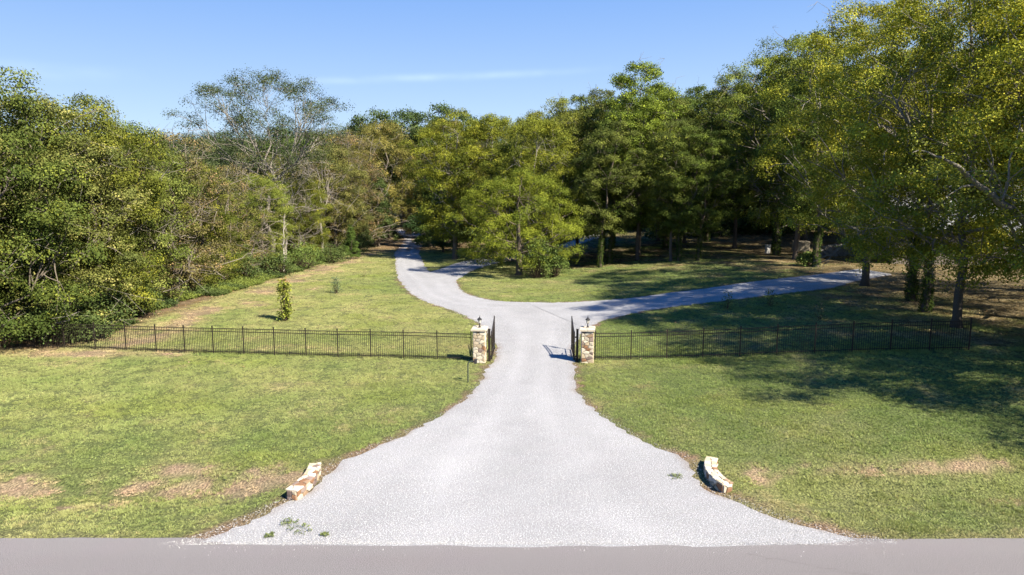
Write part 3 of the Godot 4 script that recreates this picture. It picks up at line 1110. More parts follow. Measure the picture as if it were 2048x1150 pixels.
func ground_works() -> void:
	strip([[-10.4, 16.45, 11.4, 16.45], [-9.2, 17.0, 10.1, 17.1], [-8.5, 17.4, 9.3, 17.55], [-7.75, 18.2, 8.1, 18.2], [-7.2, 19.1, 7.3, 19.1], [-6.55, 20.0, 6.35, 20.1], [-6.3, 21.3, 6.25, 21.3], [-6.0, 22.3, 6.15, 22.4], [-5.1, 23.3, 5.3, 23.6], [-4.2, 24.6, 4.45, 24.9], [-3.4, 25.9, 3.95, 26.1], [-2.5, 27.8, 3.4, 27.8], [-1.98, 29.4, 3.1, 29.4], [-1.6, 31.4, 3.1, 31.5], [-1.34, 33.7, 3.28, 33.5], [-1.0, 35.8, 3.4, 35.5], [-0.95, 37.9, 3.6, 37.9], [-1.2, 40.0, 4.1, 40.5], [-1.75, 42.9, 4.9, 43.5], [-2.75, 46.5, 6.5, 46.4], [-4.73, 50.8, 7.9, 49.5], [-5.7, 53.0, 7.0, 54.6]], 0.030, "gravel_drive")
	strip([[-4.4, 50.6, 3.0, 54.6], [-7.17, 54.9, -1.2, 55.4], [-9.13, 59.8, -4.0, 59.8], [-10.6, 65.0, -5.2, 65.8], [-11.8, 69.6, -5.9, 71.5], [-12.9, 75.0, -8.9, 76.0], [-14.1, 81.5, -10.3, 81.5], [-15.5, 90.0, -11.8, 90.0], [-17.3, 99.6, -13.5, 100.0], [-19.0, 117.0, -15.3, 117.0], [-22.5, 140.0, -18.5, 141.0], [-29.0, 160.0, -26.0, 163.0]], 0.036, "gravel_drive", true)
	strip([[-10.3, 73.5, -6.2, 66.5], [-8.6, 78.3, -5.2, 71.0], [-6.9, 86.0, -4.3, 77.5], [-3.5, 94.5, -1.8, 85.0], [0.2, 98.0, 2.0, 91.5], [5.0, 103.5, 6.5, 98.5], [10.0, 111.0, 12.0, 107.5], [13.5, 119.0, 16.0, 115.5], [18.0, 136.0, 21.0, 135.0], [21.0, 150.0, 25.0, 149.0]], 0.042, "gravel_drive")
	strip([[1.0, 54.6, 4.6, 44.4], [4.6, 54.7, 5.8, 45.6], [7.4, 54.9, 7.6, 47.3], [10.1, 55.0, 9.8, 48.8], [12.5, 55.7, 13.0, 49.5], [16.4, 56.4, 17.1, 50.1], [20.7, 58.1, 20.8, 51.1], [25.2, 60.4, 25.0, 53.0], [29.0, 62.5, 28.9, 56.7], [33.2, 65.2, 34.0, 60.5]], 0.048, "gravel_drive")
	# the ground: one sheet, fine near the gate and coarse far off
	var xs := []
	var ds := []
	var x := 0.0
	while x < 700.0:
		xs.append(x)
		if x > 0.0:
			xs.insert(0, -x)
		x += 0.3 if x < 31.0 else (0.3 + (x - 31.0) * 0.16)
	var d := 15.0
	while d < 900.0:
		ds.append(d)
		d += 0.3 if d < 62.0 else (0.3 + (d - 62.0) * 0.035)
	d = 14.0
	while d > -120.0:
		ds.insert(0, d)
		d -= 1.0 + (14.0 - d) * 0.2
	var mb := MB.new()
	var w := xs.size()
	for dd in ds:
		for xx in xs:
			mb.v.append(V(xx, dd))
			mb.n.append(Vector3(H(xx - 0.2, dd) - H(xx + 0.2, dd), 0.4, H(xx, dd + 0.2) - H(xx, dd - 0.2)).normalized())
			var c := lawn(xx, dd)
			if dd > 17.0 and dd < 70.0 and absf(xx) < 34.0 and in_drive(xx, dd, true):
				var q := clampf(0.55 + 0.9 * noise_b.get_noise_2d(xx * 5.0, dd * 5.0), 0.0, 1.0)
				c = c.lerp(Color(0.30, 0.205, 0.135, 0.1), q)
			mb.c.append(Color(c.r, c.g, c.b) * (0.74 if c.a > 0.4 else 0.86))
	for j in ds.size() - 1:
		for k in w - 1:
			var a := j * w + k
			mb.i.append_array([a, a + w, a + w + 1, a, a + w + 1, a + 1])
	tag(put("ground", mb.mesh(), mats["ground"], self), "", "", "", "structure")
	# the road
	var rd := MB.new()
	var rx := -220.0
	var qs := [10.6, 11.2, 11.8, 12.4, 13.0, 13.6, 14.2, 14.8, 15.4, 16.0, 16.5, 16.85]
	var rows := 0
	while rx <= 220.0:
		var far := 17.0 + 0.05 * noise_b.get_noise_1d(rx * 4.0) + 0.03 * noise_b.get_noise_1d(rx * 19.0) + 0.35 * ss(7.0, 9.0, absf(rx)) - 0.1
		for k in 13:
			var q: float = qs[k] if k < 12 else far + 0.06
			var y: float = -0.3 + 0.018 + 0.05 * (1.0 - pow((minf(q, 16.8) - 13.8) / 3.2, 2.0)) if k < 12 else H(rx, q) - 0.03
			if k == 11:
				q = far
				y = H(rx, q) + 0.02
			rd.v.append(Vector3(rx, y, -q))
			rd.n.append(Vector3.UP)
			var e: float = 0.95 + 0.09 * noise_a.get_noise_2d(rx * 0.6, q * 9.0) + 0.05 * gauss(q, 14.0, 0.5) - 0.05 * gauss(q, 15.6, 0.6)
			rd.c.append(Color(0.300, 0.282, 0.291) * e)
		rows += 1
		rx += 0.4 if absf(rx) < 20.0 else 4.0
	for j in rows - 1:
		for k in 12:
			var a := j * 13 + k
			rd.i.append_array([a, a + 1, a + 14, a, a + 14, a + 13])
	var road := put("road", rd.mesh(), mats["asphalt"], self)
	tag(road, "", "", "", "structure")
	rng.seed = 13
	for cr in [[6.0, 16.3, 9.6, 14.9]]:
		var ck := MB.new()
		var steps := 26
		var last := Vector3.ZERO
		for k in steps + 1:
			var t := float(k) / steps
			var q: float = lerpf(cr[1], cr[3], t) + 0.10 * noise_b.get_noise_2d(t * 60.0, cr[0] * 9.0) + rng.randfn() * 0.012
			var p := Vector3(lerpf(cr[0], cr[2], t) + rng.randfn() * 0.012, -0.3 + 0.018 + 0.05 * (1.0 - pow((q - 13.8) / 3.2, 2.0)) + 0.005, -q)
			if k > 0:
				var side := (p - last).cross(Vector3.UP).normalized() * rng.randf_range(0.002, 0.006)
				ck.quad(last - side, last + side, p + side, p - side, Color(0.11, 0.10, 0.10), Vector3.UP)
			last = p
		put("crack", ck.mesh(), mats["pebble"], road)

func lawns() -> void:
	# grass: small patches of blades, tinted as the lawn is
	rng.seed = 77
	var where := [[], [], [], []]
	var cols := [PackedColorArray(), PackedColorArray(), PackedColorArray(), PackedColorArray()]
	var d := 17.0
	while d < 112.0:
		var step := 0.50 + maxf(0.0, d - 40.0) * 0.008
		var half := d * 0.79 + 3.0
		var x := -minf(half, 32.0)
		while x < half:
			var px := x + rng.randf_range(-0.5, 0.5) * step
			var pd := d + rng.randf_range(-0.5, 0.5) * step
			x += step
			var c := lawn(px, pd)
			if rng.randf() > c.a * 0.95 + 0.22:
				continue
			var edge_d := 17.22 + 0.12 * noise_b.get_noise_1d(px * 6.0)
			if pd < edge_d + 0.12 or in_drive(px, pd, true):
				continue
			var s := step / 0.5 * rng.randf_range(0.8, 1.15)
			var tall := rng.randf_range(0.75, 1.2) + 0.7 * clampf(noise_b.get_noise_2d(px * 2.0, pd * 2.0), -0.3, 0.6)
			tall *= 1.0 + 0.9 * gauss(pd, 35.15 - 0.125 * px, 0.4)
			var k := rng.randi() & 3
			where[k].append(Transform3D(Basis(Vector3.UP, rng.randf() * TAU) * Basis.from_scale(Vector3(s, tall * (0.5 if c.a < 0.4 else 1.0), s)), V(px, pd, -0.004)))
			var e := rng.randf_range(0.86, 1.16)
			cols[k].append(Color(c.r * e, c.g * e, c.b * e) * 1.15)
		d += step
	for k in 4:
		scatter("grass", "mown lawn grass beside the gravel drive", grass_patch(900 + k, 34, 0.46, 0.066), mats["grass"], where[k], cols[k])
	# loose gravel
	rng.seed = 91
	var gw := [[], []]
	var gc := [PackedColorArray(), PackedColorArray()]
	for k in 70000:
		var pd := 16.8 + 46.0 * pow(rng.randf(), 1.9)
		var px := rng.randf_range(-9.8, 10.2)
		var strict := rng.randf() < 0.985
		if not in_drive(px, pd, not strict):
			continue
		var s := rng.randf_range(0.008, 0.019) * (1.0 + maxf(0.0, pd - 26.0) * 0.02)
		var b := Basis(Vector3(rng.randfn(), rng.randfn(), rng.randfn()).normalized(), rng.randf() * TAU)
		gw[k & 1].append(Transform3D(b * Basis.from_scale(Vector3(s, s, s)), V(px, pd, 0.040 if strict else 0.01)))
		var q := rng.randf_range(0.22, 0.48)
		gc[k & 1].append(Color(q, q * rng.randf_range(0.98, 1.01), q * rng.randf_range(0.97, 1.04)))
	for k in 220:
		var px := rng.randf_range(-9.0, 10.0)
		var pd := 16.9 - absf(rng.randfn()) * 0.28
		var s := rng.randf_range(0.008, 0.018)
		gw[k & 1].append(Transform3D(Basis(Vector3(rng.randfn(), rng.randfn(), rng.randfn()).normalized(), rng.randf() * TAU) * Basis.from_scale(Vector3(s, s, s)), Vector3(px, -0.3 + 0.028 + 0.05 * (1.0 - pow((minf(pd, 16.8) - 13.8) / 3.2, 2.0)), -pd)))
		var q := rng.randf_range(0.24, 0.5)
		gc[k & 1].append(Color(q, q, q))
	for k in 2:
		scatter("loose_gravel", "loose crushed grey stone on the drive", pebble(40 + k), mats["pebble"], gw[k], gc[k])
	# fallen leaves under the trees on the right and along the wood
	rng.seed = 92
	var fw := []
	var fc := PackedColorArray()
	var lm := MB.new()
	lm.quad(Vector3(-0.5, 0, 0), Vector3(0, 0.12, 0.32), Vector3(0.5, 0.02, 0), Vector3(0, 0.1, -0.32), Color.WHITE, Vector3.UP)
	for k in 26000:
		var pd := rng.randf_range(33.0, 112.0)
		var px := rng.randf_range(-31.0, 44.0)
		var c := lawn(px, pd)
		if c.a > 0.75 and rng.randf() > 0.03:
			continue
		if in_drive(px, pd) and rng.randf() > (0.5 if pd > 98.0 else 0.06):
			continue
		var s := rng.randf_range(0.06, 0.13)
		fw.append(Transform3D(Basis(Vector3(rng.randfn() * 0.3, 1, rng.randfn() * 0.3).normalized(), rng.randf() * TAU) * Basis.from_scale(Vector3(s, s, s)), V(px, pd, 0.055)))
		fc.append(Color(0.30, 0.17, 0.08).lerp(Color(0.42, 0.33, 0.20), rng.randf()) * rng.randf_range(0.6, 1.1))
	scatter("fallen_leaves", "dry brown leaves lying under the trees", lm.mesh(), mats["pebble"], fw, fc)

func gate_works() -> void:
	rng.seed = 21
	var turn := -0.124
	pillar(-1.70, 35.15, turn, "square rubble stone gate pillar left of the drive, beside the left open gate leaf")
	pillar(3.96, 35.05, turn, "square rubble stone gate pillar right of the drive, throwing its shadow on the gravel")
	lantern(-1.70, 35.15, H(-1.7, 35.15) + 1.865, turn, "black lantern with pale glass standing on the left stone gate pillar")
	lantern(3.96, 35.05, H(3.96, 35.05) + 1.865, turn, "black lantern with pale glass standing on the right stone gate pillar")
	gate(-1.08, 35.45, -0.99, 37.75, -1.0, "open dark metal gate leaf standing left of the drive, seen edge on")
	gate(3.30, 35.40, 3.36, 37.70, 1.0, "open dark metal gate leaf right of the drive, its open frame shadow on the gravel")
	for s in [[-1.20, 35.25, "square dark metal gate post between the left stone pillar and its gate leaf"], [3.44, 35.2, "square dark metal gate post between the right stone pillar and its gate leaf"]]:
		var o := thing("gate_post", s[2], "post", V(s[0], s[1]), turn, "dark gate posts")
		var mb := MB.new()
		mb.box(Vector3(0, 0.72, 0), Vector3(0.12, 2.0, 0.12), Color.WHITE, Basis(), 0.008)
		put("shaft", mb.mesh(), mats["bronze"], o)
		var cp := MB.new()
		cp.box(Vector3(0, 1.735, 0), Vector3(0.14, 0.035, 0.14), Color.WHITE, Basis(), 0.012)
		put("cap", cp.mesh(), mats["bronze"], o)
		for y in [0.25, 1.3]:
			var hg := MB.new()
			hg.box(Vector3(0.08 if s[0] < 0 else -0.08, y, -0.04), Vector3(0.08, 0.08, 0.05), Color.WHITE, Basis(), 0.006)
			put("hinge", hg.mesh(), mats["black_metal"], o)
	var rows := []
	for p in [[-2.17, 35.37], [-4.0, 35.62], [-5.83, 35.86], [-7.62, 35.98], [-9.43, 36.11], [-11.22, 36.33], [-13.03, 36.57], [-14.77, 36.74], [-16.53, 36.92], [-18.2, 37.1], [-19.9, 37.32], [-21.75, 37.6], [-23.68, 37.92], [-25.6, 38.2], [-27.5, 38.45], [-29.4, 38.7], [-31.3, 38.95]]:
		rows.append(p)
	fence(rows, "dark metal picket fence running from the left gate pillar into the wood")
	fence([[4.42, 35.45], [6.29, 35.25], [8.12, 35.0], [9.92, 34.65], [11.72, 34.3], [13.48, 33.97], [15.2, 33.5], [16.9, 33.15], [18.6, 32.8], [20.3, 32.45], [22.08, 32.25]], "dark metal picket fence in the shade right of the right gate pillar")
	head_wall([[-6.47, 21.4], [-6.40, 20.4], [-6.60, 19.4]], "low curved stone head wall left of the gravel apron, with rust and grey cap stones", 0.6)
	head_wall([[6.74, 21.95], [6.44, 20.95], [6.62, 19.9]], "low curved stone head wall right of the gravel apron, pale cap and dark shadow", 0.22)
	# entry keypad on a bent post
	var kp := thing("keypad_stand", "thin dark bent post with a small entry box at the left gravel edge", "keypad", V(-2.07, 31.2), 0.0)
	var t := MB.new()
	t.tube([Vector3(0, -0.1, 0), Vector3(0, 0.5, 0), Vector3(0, 0.86, 0), Vector3(0.02, 0.94, 0), Vector3(0.08, 1.0, 0), Vector3(0.18, 1.02, 0), Vector3(0.30, 1.02, 0)], [0.032, 0.03, 0.03, 0.03, 0.03, 0.03, 0.03], 8, Color(0.035, 0.045, 0.04))
	put("bent_post", t.mesh(), mats["pebble"], kp)
	var bx := MB.new()
	bx.box(Vector3(0.36, 1.02, 0.0), Vector3(0.13, 0.21, 0.16), Color(0.03, 0.03, 0.035), Basis(), 0.015)
	put("entry_box", bx.mesh(), mats["pebble"], kp)
	# young plants on the lawns
	rng.seed = 31
	var yg := leafy("young_tree", "young narrow tree with bright yellow green leaves on the left lawn", "tree", -15.8, 46.8, 2.75, 0.48, Color(0.13, 0.165, 0.03), Color(0.27, 0.285, 0.05), 130, 7, 0.17, "column")
	var tp := MB.new()
	var cs := PackedVector3Array()
	var cl := PackedColorArray()
	for k in 16:
		cs.append(Vector3(rng.randfn() * 0.18, rng.randf_range(2.1, 2.95), rng.randfn() * 0.15))
		cl.append(Color(0.20, 0.13, 0.05))
	leaves(tp, cs, cl, 0.09, 1.0, 4, 0.13, 0.3)
	put("brown_shoots", tp.mesh(), mats["leaf"], yg).set_meta("kind", "stuff")
	leafy("sapling", "small grey green sapling on the left lawn towards the drive", "sapling", -15.5, 59.6, 1.45, 0.36, Color(0.07, 0.10, 0.06), Color(0.13, 0.17, 0.10), 46, 7, 0.11, "column")
	leafy("sapling", "tiny thin sapling on the left lawn, farthest of the three lawn plants", "sapling", -15.6, 71.3, 0.8, 0.25, Color(0.13, 0.13, 0.07), Color(0.22, 0.19, 0.10), 16, 5, 0.10, "column")
	leafy("sapling", "small sapling by the lower edge of the right drive, left of three", "sapling", 15.05, 47.0, 1.15, 0.34, Color(0.10, 0.13, 0.05), Color(0.22, 0.22, 0.08), 26, 6, 0.12, "column")
	leafy("sapling", "small sapling in the shade below the right drive, middle of three", "sapling", 17.85, 46.6, 1.2, 0.36, Color(0.10, 0.13, 0.05), Color(0.24, 0.22, 0.09), 24, 6, 0.12, "column")
	leafy("sapling", "small sapling close behind the right fence, right of three", "sapling", 18.8, 41.0, 0.95, 0.32, Color(0.12, 0.12, 0.06), Color(0.22, 0.18, 0.09), 20, 6, 0.12, "column")
	for w in [[-5.78, 17.55, 0.30, "largest green weed patch growing in the gravel near the road"], [-6.2, 17.95, 0.22, "green weed patch in the gravel, farther from the road than the largest"], [-6.5, 17.2, 0.13, "small green weed patch in the gravel at the road edge, left"], [-5.05, 17.25, 0.10, "tiny green weed in the gravel right of the largest patch"], [5.27, 20.9, 0.20, "green weed patch in the gravel near the right head wall"]]:
		leafy("weed", w[3], "weed", w[0], w[1], 0.09, w[2] * 1.0, Color(0.10, 0.135, 0.045), Color(0.16, 0.185, 0.075), 20, 7, 0.05, "weed", "weeds growing in the gravel apron")
	# far right: house, heap of pale stone, box and post among the trees
	house("grey roofed house half hidden behind leaves at the right edge")
	rng.seed = 41
	var hp := thing("stone_heap", "heap of pale broken stone behind the trees by the right drive", "stone heap", V(38.2, 79.0, -0.1), 0.0)
	var hm := MB.new()
	for k in 420:
		var a := rng.randf() * TAU
		var r := sqrt(rng.randf())
		var q := Vector3(cos(a) * r * 3.4, 1.25 * (1.0 - r * r) * rng.randf_range(0.75, 1.05), sin(a) * r * 1.6)
		var s := rng.randf_range(0.16, 0.34)
		var e := rng.randf_range(0.85, 1.1)
		hm.box(q, Vector3(s * rng.randf_range(0.9, 1.7), s * 0.8, s), Color(0.26, 0.25, 0.235) * e, Basis(Vector3(rng.randfn(), rng.randfn(), rng.randfn()).normalized(), rng.randf() * TAU))
	put("rubble", hm.mesh(), mats["stone"], hp).set_meta("kind", "stuff")
	var pb := thing("utility_box", "small pale utility box behind the pale barked trunk at right", "utility box", V(30.9, 82.3), 0.2)
	var m1 := MB.new()
	m1.box(Vector3(0, 0.5, 0), Vector3(0.5, 1.0, 0.4), Color(0.55, 0.55, 0.53), Basis(), 0.03)
	put("cabinet", m1.mesh(), mats["stone"], pb)
	var m2 := MB.new()
	m2.box(Vector3(0, 1.03, 0), Vector3(0.58, 0.06, 0.48), Color(0.6, 0.6, 0.58), Basis(), 0.02)
	put("lid", m2.mesh(), mats["stone"], pb)
	var rp := MB.new()
	rp.tube([Vector3(0, -0.1, 0), Vector3(0, 0.7, 0), Vector3(0, 1.3, 0)], [0.07, 0.065, 0.06], 8, Color(0.26, 0.12, 0.07), 0.04)
	var po := put("wooden_post", rp.mesh(), mats["bark"], self)
	po.position = V(31.6, 82.0)
	tag(po, "short red brown post just right of the pale utility box", "post")
	var ts := thing("trailer", "low cream coloured trailer body behind the trunks left of the stone heap", "trailer", V(33.9, 80.0), -0.1)
	var m3 := MB.new()
	m3.box(Vector3(0, 1.0, 0), Vector3(1.7, 1.2, 1.3), Color(0.30, 0.27, 0.21), Basis(), 0.04)
	put("body", m3.mesh(), mats["stucco"], ts)
	for s in [-1.0, 1.0]:
		var wh := MB.new()
		wh.tube([Vector3(-0.12, 0.3, s * 0.68), Vector3(-0.12, 0.3, s * 0.80)], [0.3, 0.3], 14, Color(0.02, 0.02, 0.02))
		put("wheel", wh.mesh(), mats["pebble"], ts)

func plant_trees() -> void:
	var grey := Color(0.20, 0.165, 0.13)
	var pale := Color(0.36, 0.33, 0.28)
	var dark := Color(0.10, 0.08, 0.06)
	var o1 := Color(0.050, 0.066, 0.019)
	var o2 := Color(0.134, 0.146, 0.039)
	var y2 := Color(0.24, 0.235, 0.045)
	# wood edge trees, leafy to the ground
	grow("edge", {h = 14.0, base = 0.6, r = 4.4, peak = 0.45, lobes = 80, lr = 1.22, spr = 32, lv = 28, ls = 0.122, sr = 0.22, ca = o1, cb = o2, cc = y2, tr = 0.24, bark = grey, bark2 = Color(0.22, 0.19, 0.155), limbs = 2, low = 0.55, bare = 12, bare_col = pale, odd = 0.12})
	grow("edge_b", {h = 13.0, base = 0.5, r = 4.2, peak = 0.55, lobes = 80, lr = 1.14, spr = 30, lv = 28, ls = 0.118, sr = 0.21, ca = Color(0.075, 0.092, 0.026), cb = Color(0.165, 0.175, 0.048), cc = Color(0.32, 0.30, 0.10), tr = 0.22, bark = grey, bark2 = Color(0.24, 0.21, 0.17), limbs = 2, low = 0.6, bare = 22, bare_col = pale, odd = 0.12})
	grow("tangle", {h = 12.0, base = 0.5, r = 4.0, peak = 0.6, lobes = 54, lr = 1.05, spr = 18, lv = 18, ls = 0.125, sr = 0.22, ca = Color(0.085, 0.082, 0.034), cb = Color(0.165, 0.145, 0.055), cc = Color(0.30, 0.20, 0.10), tr = 0.2, bark = grey, bark2 = Color(0.30, 0.25, 0.21), limbs = 4, low = 0.55, bare = 60, bare_len = 1.6, bare_col = Color(0.36, 0.31, 0.27), twigs = 8, odd = 0.1})
	grow("snag", {h = 13.0, base = 2.0, r = 4.5, peak = 0.6, lobes = 44, lr = 0.9, spr = 6, lv = 10, ls = 0.13, sr = 0.26, ca = Color(0.09, 0.085, 0.04), cb = Color(0.15, 0.14, 0.06), tr = 0.24, bark = pale, bark2 = Color(0.42, 0.38, 0.33), limbs = 6, low = 0.3, bare = 46, bare_len = 1.9, bare_col = Color(0.42, 0.38, 0.33), twigs = 5})
	# tall open crowned tree
	grow("umbrella", {h = 22.5, base = 11.6, r = 8.0, peak = 0.45, thick = 0.018, lobes = 140, lr = 1.15, spr = 17, lv = 17, ls = 0.14, sr = 0.34, flat = 0.6, squash = 0.8, even = 2, ca = Color(0.033, 0.050, 0.023), cb = Color(0.070, 0.090, 0.033), tr = 0.36, bark = Color(0.26, 0.23, 0.20), bark2 = Color(0.36, 0.33, 0.29), limbs = 7, groups = 11, low = 0.6, up = 1.4, inner = 0.35, trunk_top = 0.72, twigs = 6, lean = 0.3})
	# broad yellow olive trees
	grow("broad", {h = 20.0, base = 2.6, r = 6.0, peak = 0.5, lobes = 82, lr = 1.50, spr = 36, lv = 26, ls = 0.155, sr = 0.26, ca = Color(0.062, 0.078, 0.020), cb = Color(0.172, 0.186, 0.034), cc = y2, tr = 0.34, bark = grey, bark2 = pale, limbs = 3, low = 0.5, bare = 6, odd = 0.1})
	grow("broad_b", {h = 20.0, base = 3.5, r = 5.6, peak = 0.42, lobes = 76, lr = 1.45, spr = 36, lv = 26, ls = 0.155, sr = 0.26, ca = Color(0.058, 0.074, 0.020), cb = Color(0.155, 0.172, 0.036), cc = y2, tr = 0.32, bark = grey, bark2 = pale, limbs = 3, low = 0.45, bare = 10, odd = 0.1})
	# low wide tree in the fork
	grow("fork", {h = 11.6, base = 1.5, r = 6.9, peak = 0.32, lobes = 98, lr = 1.30, spr = 34, lv = 26, ls = 0.125, sr = 0.23, flat = 0.6, squash = 0.72, ca = Color(0.062, 0.084, 0.020), cb = Color(0.178, 0.205, 0.038), cc = Color(0.25, 0.23, 0.05), tr = 0.42, bark = grey, bark2 = grey, limbs = 4, low = 0.86, inner = 0.4, up = 0.5, lean = 0.3})
	# tall slim grove trees
	grow("grove", {h = 22.0, base = 4.4, r = 4.4, peak = 0.55, lobes = 72, lr = 1.30, spr = 29, lv = 23, ls = 0.165, sr = 0.24, ca = Color(0.050, 0.068, 0.019), cb = Color(0.130, 0.150, 0.034), cc = Color(0.25, 0.28, 0.05), tr = 0.27, bark = Color(0.14, 0.11, 0.09), bark2 = Color(0.24, 0.20, 0.16), limbs = 2, low = 0.45, bare = 8, ivy = 5.0})
	grow("grove_b", {h = 22.0, base = 3.8, r = 4.7, peak = 0.6, lobes = 74, lr = 1.34, spr = 29, lv = 23, ls = 0.17, sr = 0.24, ca = Color(0.048, 0.068, 0.019), cb = Color(0.140, 0.165, 0.034), cc = Color(0.28, 0.31, 0.05), tr = 0.25, bark = Color(0.15, 0.12, 0.10), bark2 = Color(0.26, 0.22, 0.18), limbs = 2, low = 0.4, bare = 8, odd = 0.12})
	# big trees at the right
	grow("big", {h = 22.0, base = 2.7, r = 7.2, peak = 0.5, lobes = 96, lr = 1.32, spr = 34, lv = 21, ls = 0.135, sr = 0.25, ca = Color(0.080, 0.098, 0.023), cb = Color(0.260, 0.265, 0.045), cc = Color(0.36, 0.32, 0.06), tr = 0.28, bark = Color(0.075, 0.062, 0.050), bark2 = Color(0.34, 0.31, 0.26), limbs = 7, low = 0.5, bare = 16, bare_col = pale, bare_len = 1.5, odd = 0.15, ivy = 4.0})
	grow("big_b", {h = 21.0, base = 2.5, r = 6.4, peak = 0.46, lobes = 88, lr = 1.26, spr = 33, lv = 21, ls = 0.13, sr = 0.24, ca = Color(0.074, 0.094, 0.024), cb = Color(0.240, 0.250, 0.045), cc = Color(0.28, 0.24, 0.05), tr = 0.25, bark = Color(0.075, 0.062, 0.050), bark2 = Color(0.30, 0.27, 0.23), limbs = 6, low = 0.55, bare = 16, bare_col = pale, bare_len = 1.5, odd = 0.12, ivy = 5.0})
	# dark conifer, far oaks
	grow("cedar", {h = 12.0, base = 0.8, r = 3.0, peak = 0.1, lobes = 64, lr = 0.72, spr = 20, lv = 22, ls = 0.17, sr = 0.24, ca = Color(0.034, 0.056, 0.020), cb = Color(0.080, 0.110, 0.036), tr = 0.2, bark = grey, cone = true, low = 0.9, up = 0.2, twigs = 2, tpow = 1.2})
	grow("oak", {h = 20.0, base = 3.0, r = 6.2, peak = 0.5, lobes = 60, lr = 1.5, spr = 20, lv = 16, ls = 0.34, sr = 0.5, ca = Color(0.040, 0.066, 0.026), cb = Color(0.095, 0.128, 0.042), tr = 0.34, bark = dark, low = 0.55, twigs = 1})

	var rows := []
	# left wood, front row along the lawn
	for r in [
		["edge", -30.0, 38.6, 16.8, 0.4, "leaf_green", "olive tree at the far left edge where the fence enters the wood"],
		["edge_b", -29.6, 43.2, 14.8, 1.9, "", "vine hung olive tree second from the left picture edge"],
		["edge", -29.0, 47.8, 15.6, 3.1, "leaf_yellow", "yellow topped tree in the left wood, third from the left edge"],
		["edge_b", -29.8, 52.7, 14.2, 4.4, "leaf_green", "bushy green tree fourth from the left edge in the wood"],
		["tangle", -28.6, 57.6, 13.8, 0.9, "", "dull brownish tangled tree left of the tall open crowned tree"],
		["edge", -28.6, 63.0, 12.0, 2.2, "leaf_yellow", "yellow green bushy tree below the left half of the tall open crown"],
		["tangle", -28.4, 69.0, 11.6, 5.2, "", "grey twiggy tangled tree below the tall open crowned tree"],
		["edge_b", -27.6, 75.0, 10.8, 0.2, "leaf_bright", "light green low tree right below the tall open crowned tree"],
		["snag", -27.0, 81.0, 12.6, 3.3, "", "nearly bare pale branched tree right of the tall open crown"],
		["edge", -26.4, 86.5, 11.2, 4.1, "leaf_yellow", "yellow green low tree between the two bare branched trees"],
		["snag", -25.6, 92.0, 14.0, 1.2, "leaf_tan", "bare grey branched tree leaning over the wood edge nearer the drive"],
		["edge_b", -25.6, 99.0, 15.5, 2.7, "leaf_dull", "dull olive tree in the wood edge left of the cedar"],
		["tangle", -24.9, 106.0, 17.5, 0.1, "leaf_dull", "tall twiggy dull tree behind the cedar at the wood edge"],
		["edge", -26.5, 115.0, 17.0, 1.1, "leaf_tan", "brownish olive tree at the left of the far drive"],
		["edge_b", -24.0, 133.0, 22.2, 2.0, "leaf_tan", "large brownish crown left of the far end of the drive"],
		["edge", -30.0, 141.0, 22.8, 5.0, "leaf_dull", "large dull olive crown between the tall open tree and brownish crown"],
		["grove_b", -15.5, 168.0, 20.0, 5.5, "leaf_green", "green tree closing the view at the end of the left drive"],
		["broad", -22.5, 176.0, 22.0, 5.5, "leaf_green", "dark tree behind the end of the left drive"],
	]:
		tree(r[0], "wood_edge_tree", r[1], r[2], r[3], r[4], r[5], r[6], "trees along the left wood edge", "tree", (0.86 + 0.16 * fmod(r[4], 1.0)) if r[2] < 100.0 else 0.9)
	tree("umbrella", "tall_tree", -28.2, 80.0, 22.4, 0.7, "", "tall tree with thin open spreading crown above the left wood")
	tree("cedar", "cedar_tree", -21.9, 112.0, 12.4, 0.3, "", "dark cedar left of the drive where it enters the wood", "cedars by the drive", "cedar")
	tree("cedar", "cedar_tree", -23.6, 104.0, 9.0, 2.3, "leaf_dull", "duller cedar at the wood edge just left of the dark cedar", "cedars by the drive", "cedar")
	tree("cedar", "cedar_tree", -21.4, 91.0, 4.6, 4.0, "leaf_bright", "small bright green cedar with a thin trunk on the lawn at the wood edge", "cedars by the drive", "cedar")
	tree("cedar", "cedar_tree", -12.4, 108.0, 12.5, 1.3, "leaf_yellow", "olive cedar right of the drive where it enters the wood", "cedars by the drive", "cedar")
	tree("cedar", "cedar_tree", -10.2, 101.0, 10.0, 3.9, "", "dark cedar between the left drive and the yellow olive trees", "cedars by the drive", "cedar")
	tree("cedar", "cedar_tree", -15.8, 131.0, 15.0, 3.0, "leaf_dark", "cedar deep in the wood right of the far drive", "cedars by the drive", "cedar")
	# behind the front row of the left wood
	rng.seed = 51
	var dd := 40.0
	while dd < 150.0:
		for row in [[-35.0, 13.6], [-41.5, 14.4]]:
			var hh: float = row[1] + rng.randf_range(-1.4, 0.6) - 3.4 * ss(52.0, 64.0, dd) * (1.0 - ss(92.0, 112.0, dd)) + 6.0 * ss(98.0, 125.0, dd)
			tree(["edge", "edge_b", "oak", "tangle"][rng.randi() % 4], "wood_tree", row[0] + rng.randf_range(-1.2, 1.2) + (3.0 if dd > 85.0 else 0.0), dd + rng.randf_range(-2.0, 2.0), hh, rng.randf() * TAU, ["", "leaf_dull", "leaf_green", "leaf_yellow"][rng.randi() % 4], "tree inside the left wood, behind the row at the lawn", "trees inside the left wood", "tree", 1.15)
		dd += 7.5
	# centre
	tree("fork", "fork_tree", 0.75, 73.0, 11.2, 0.9, "leaf_fresh", "low wide yellow green tree standing in the fork of the drives", "", "tree", 0.9)
	tree("broad", "olive_tree", -7.6, 90.5, 19.2, 0.5, "leaf_yellow", "broad yellow olive tree left behind the fork tree, nearest the left drive", "yellow olive trees behind the fork tree")
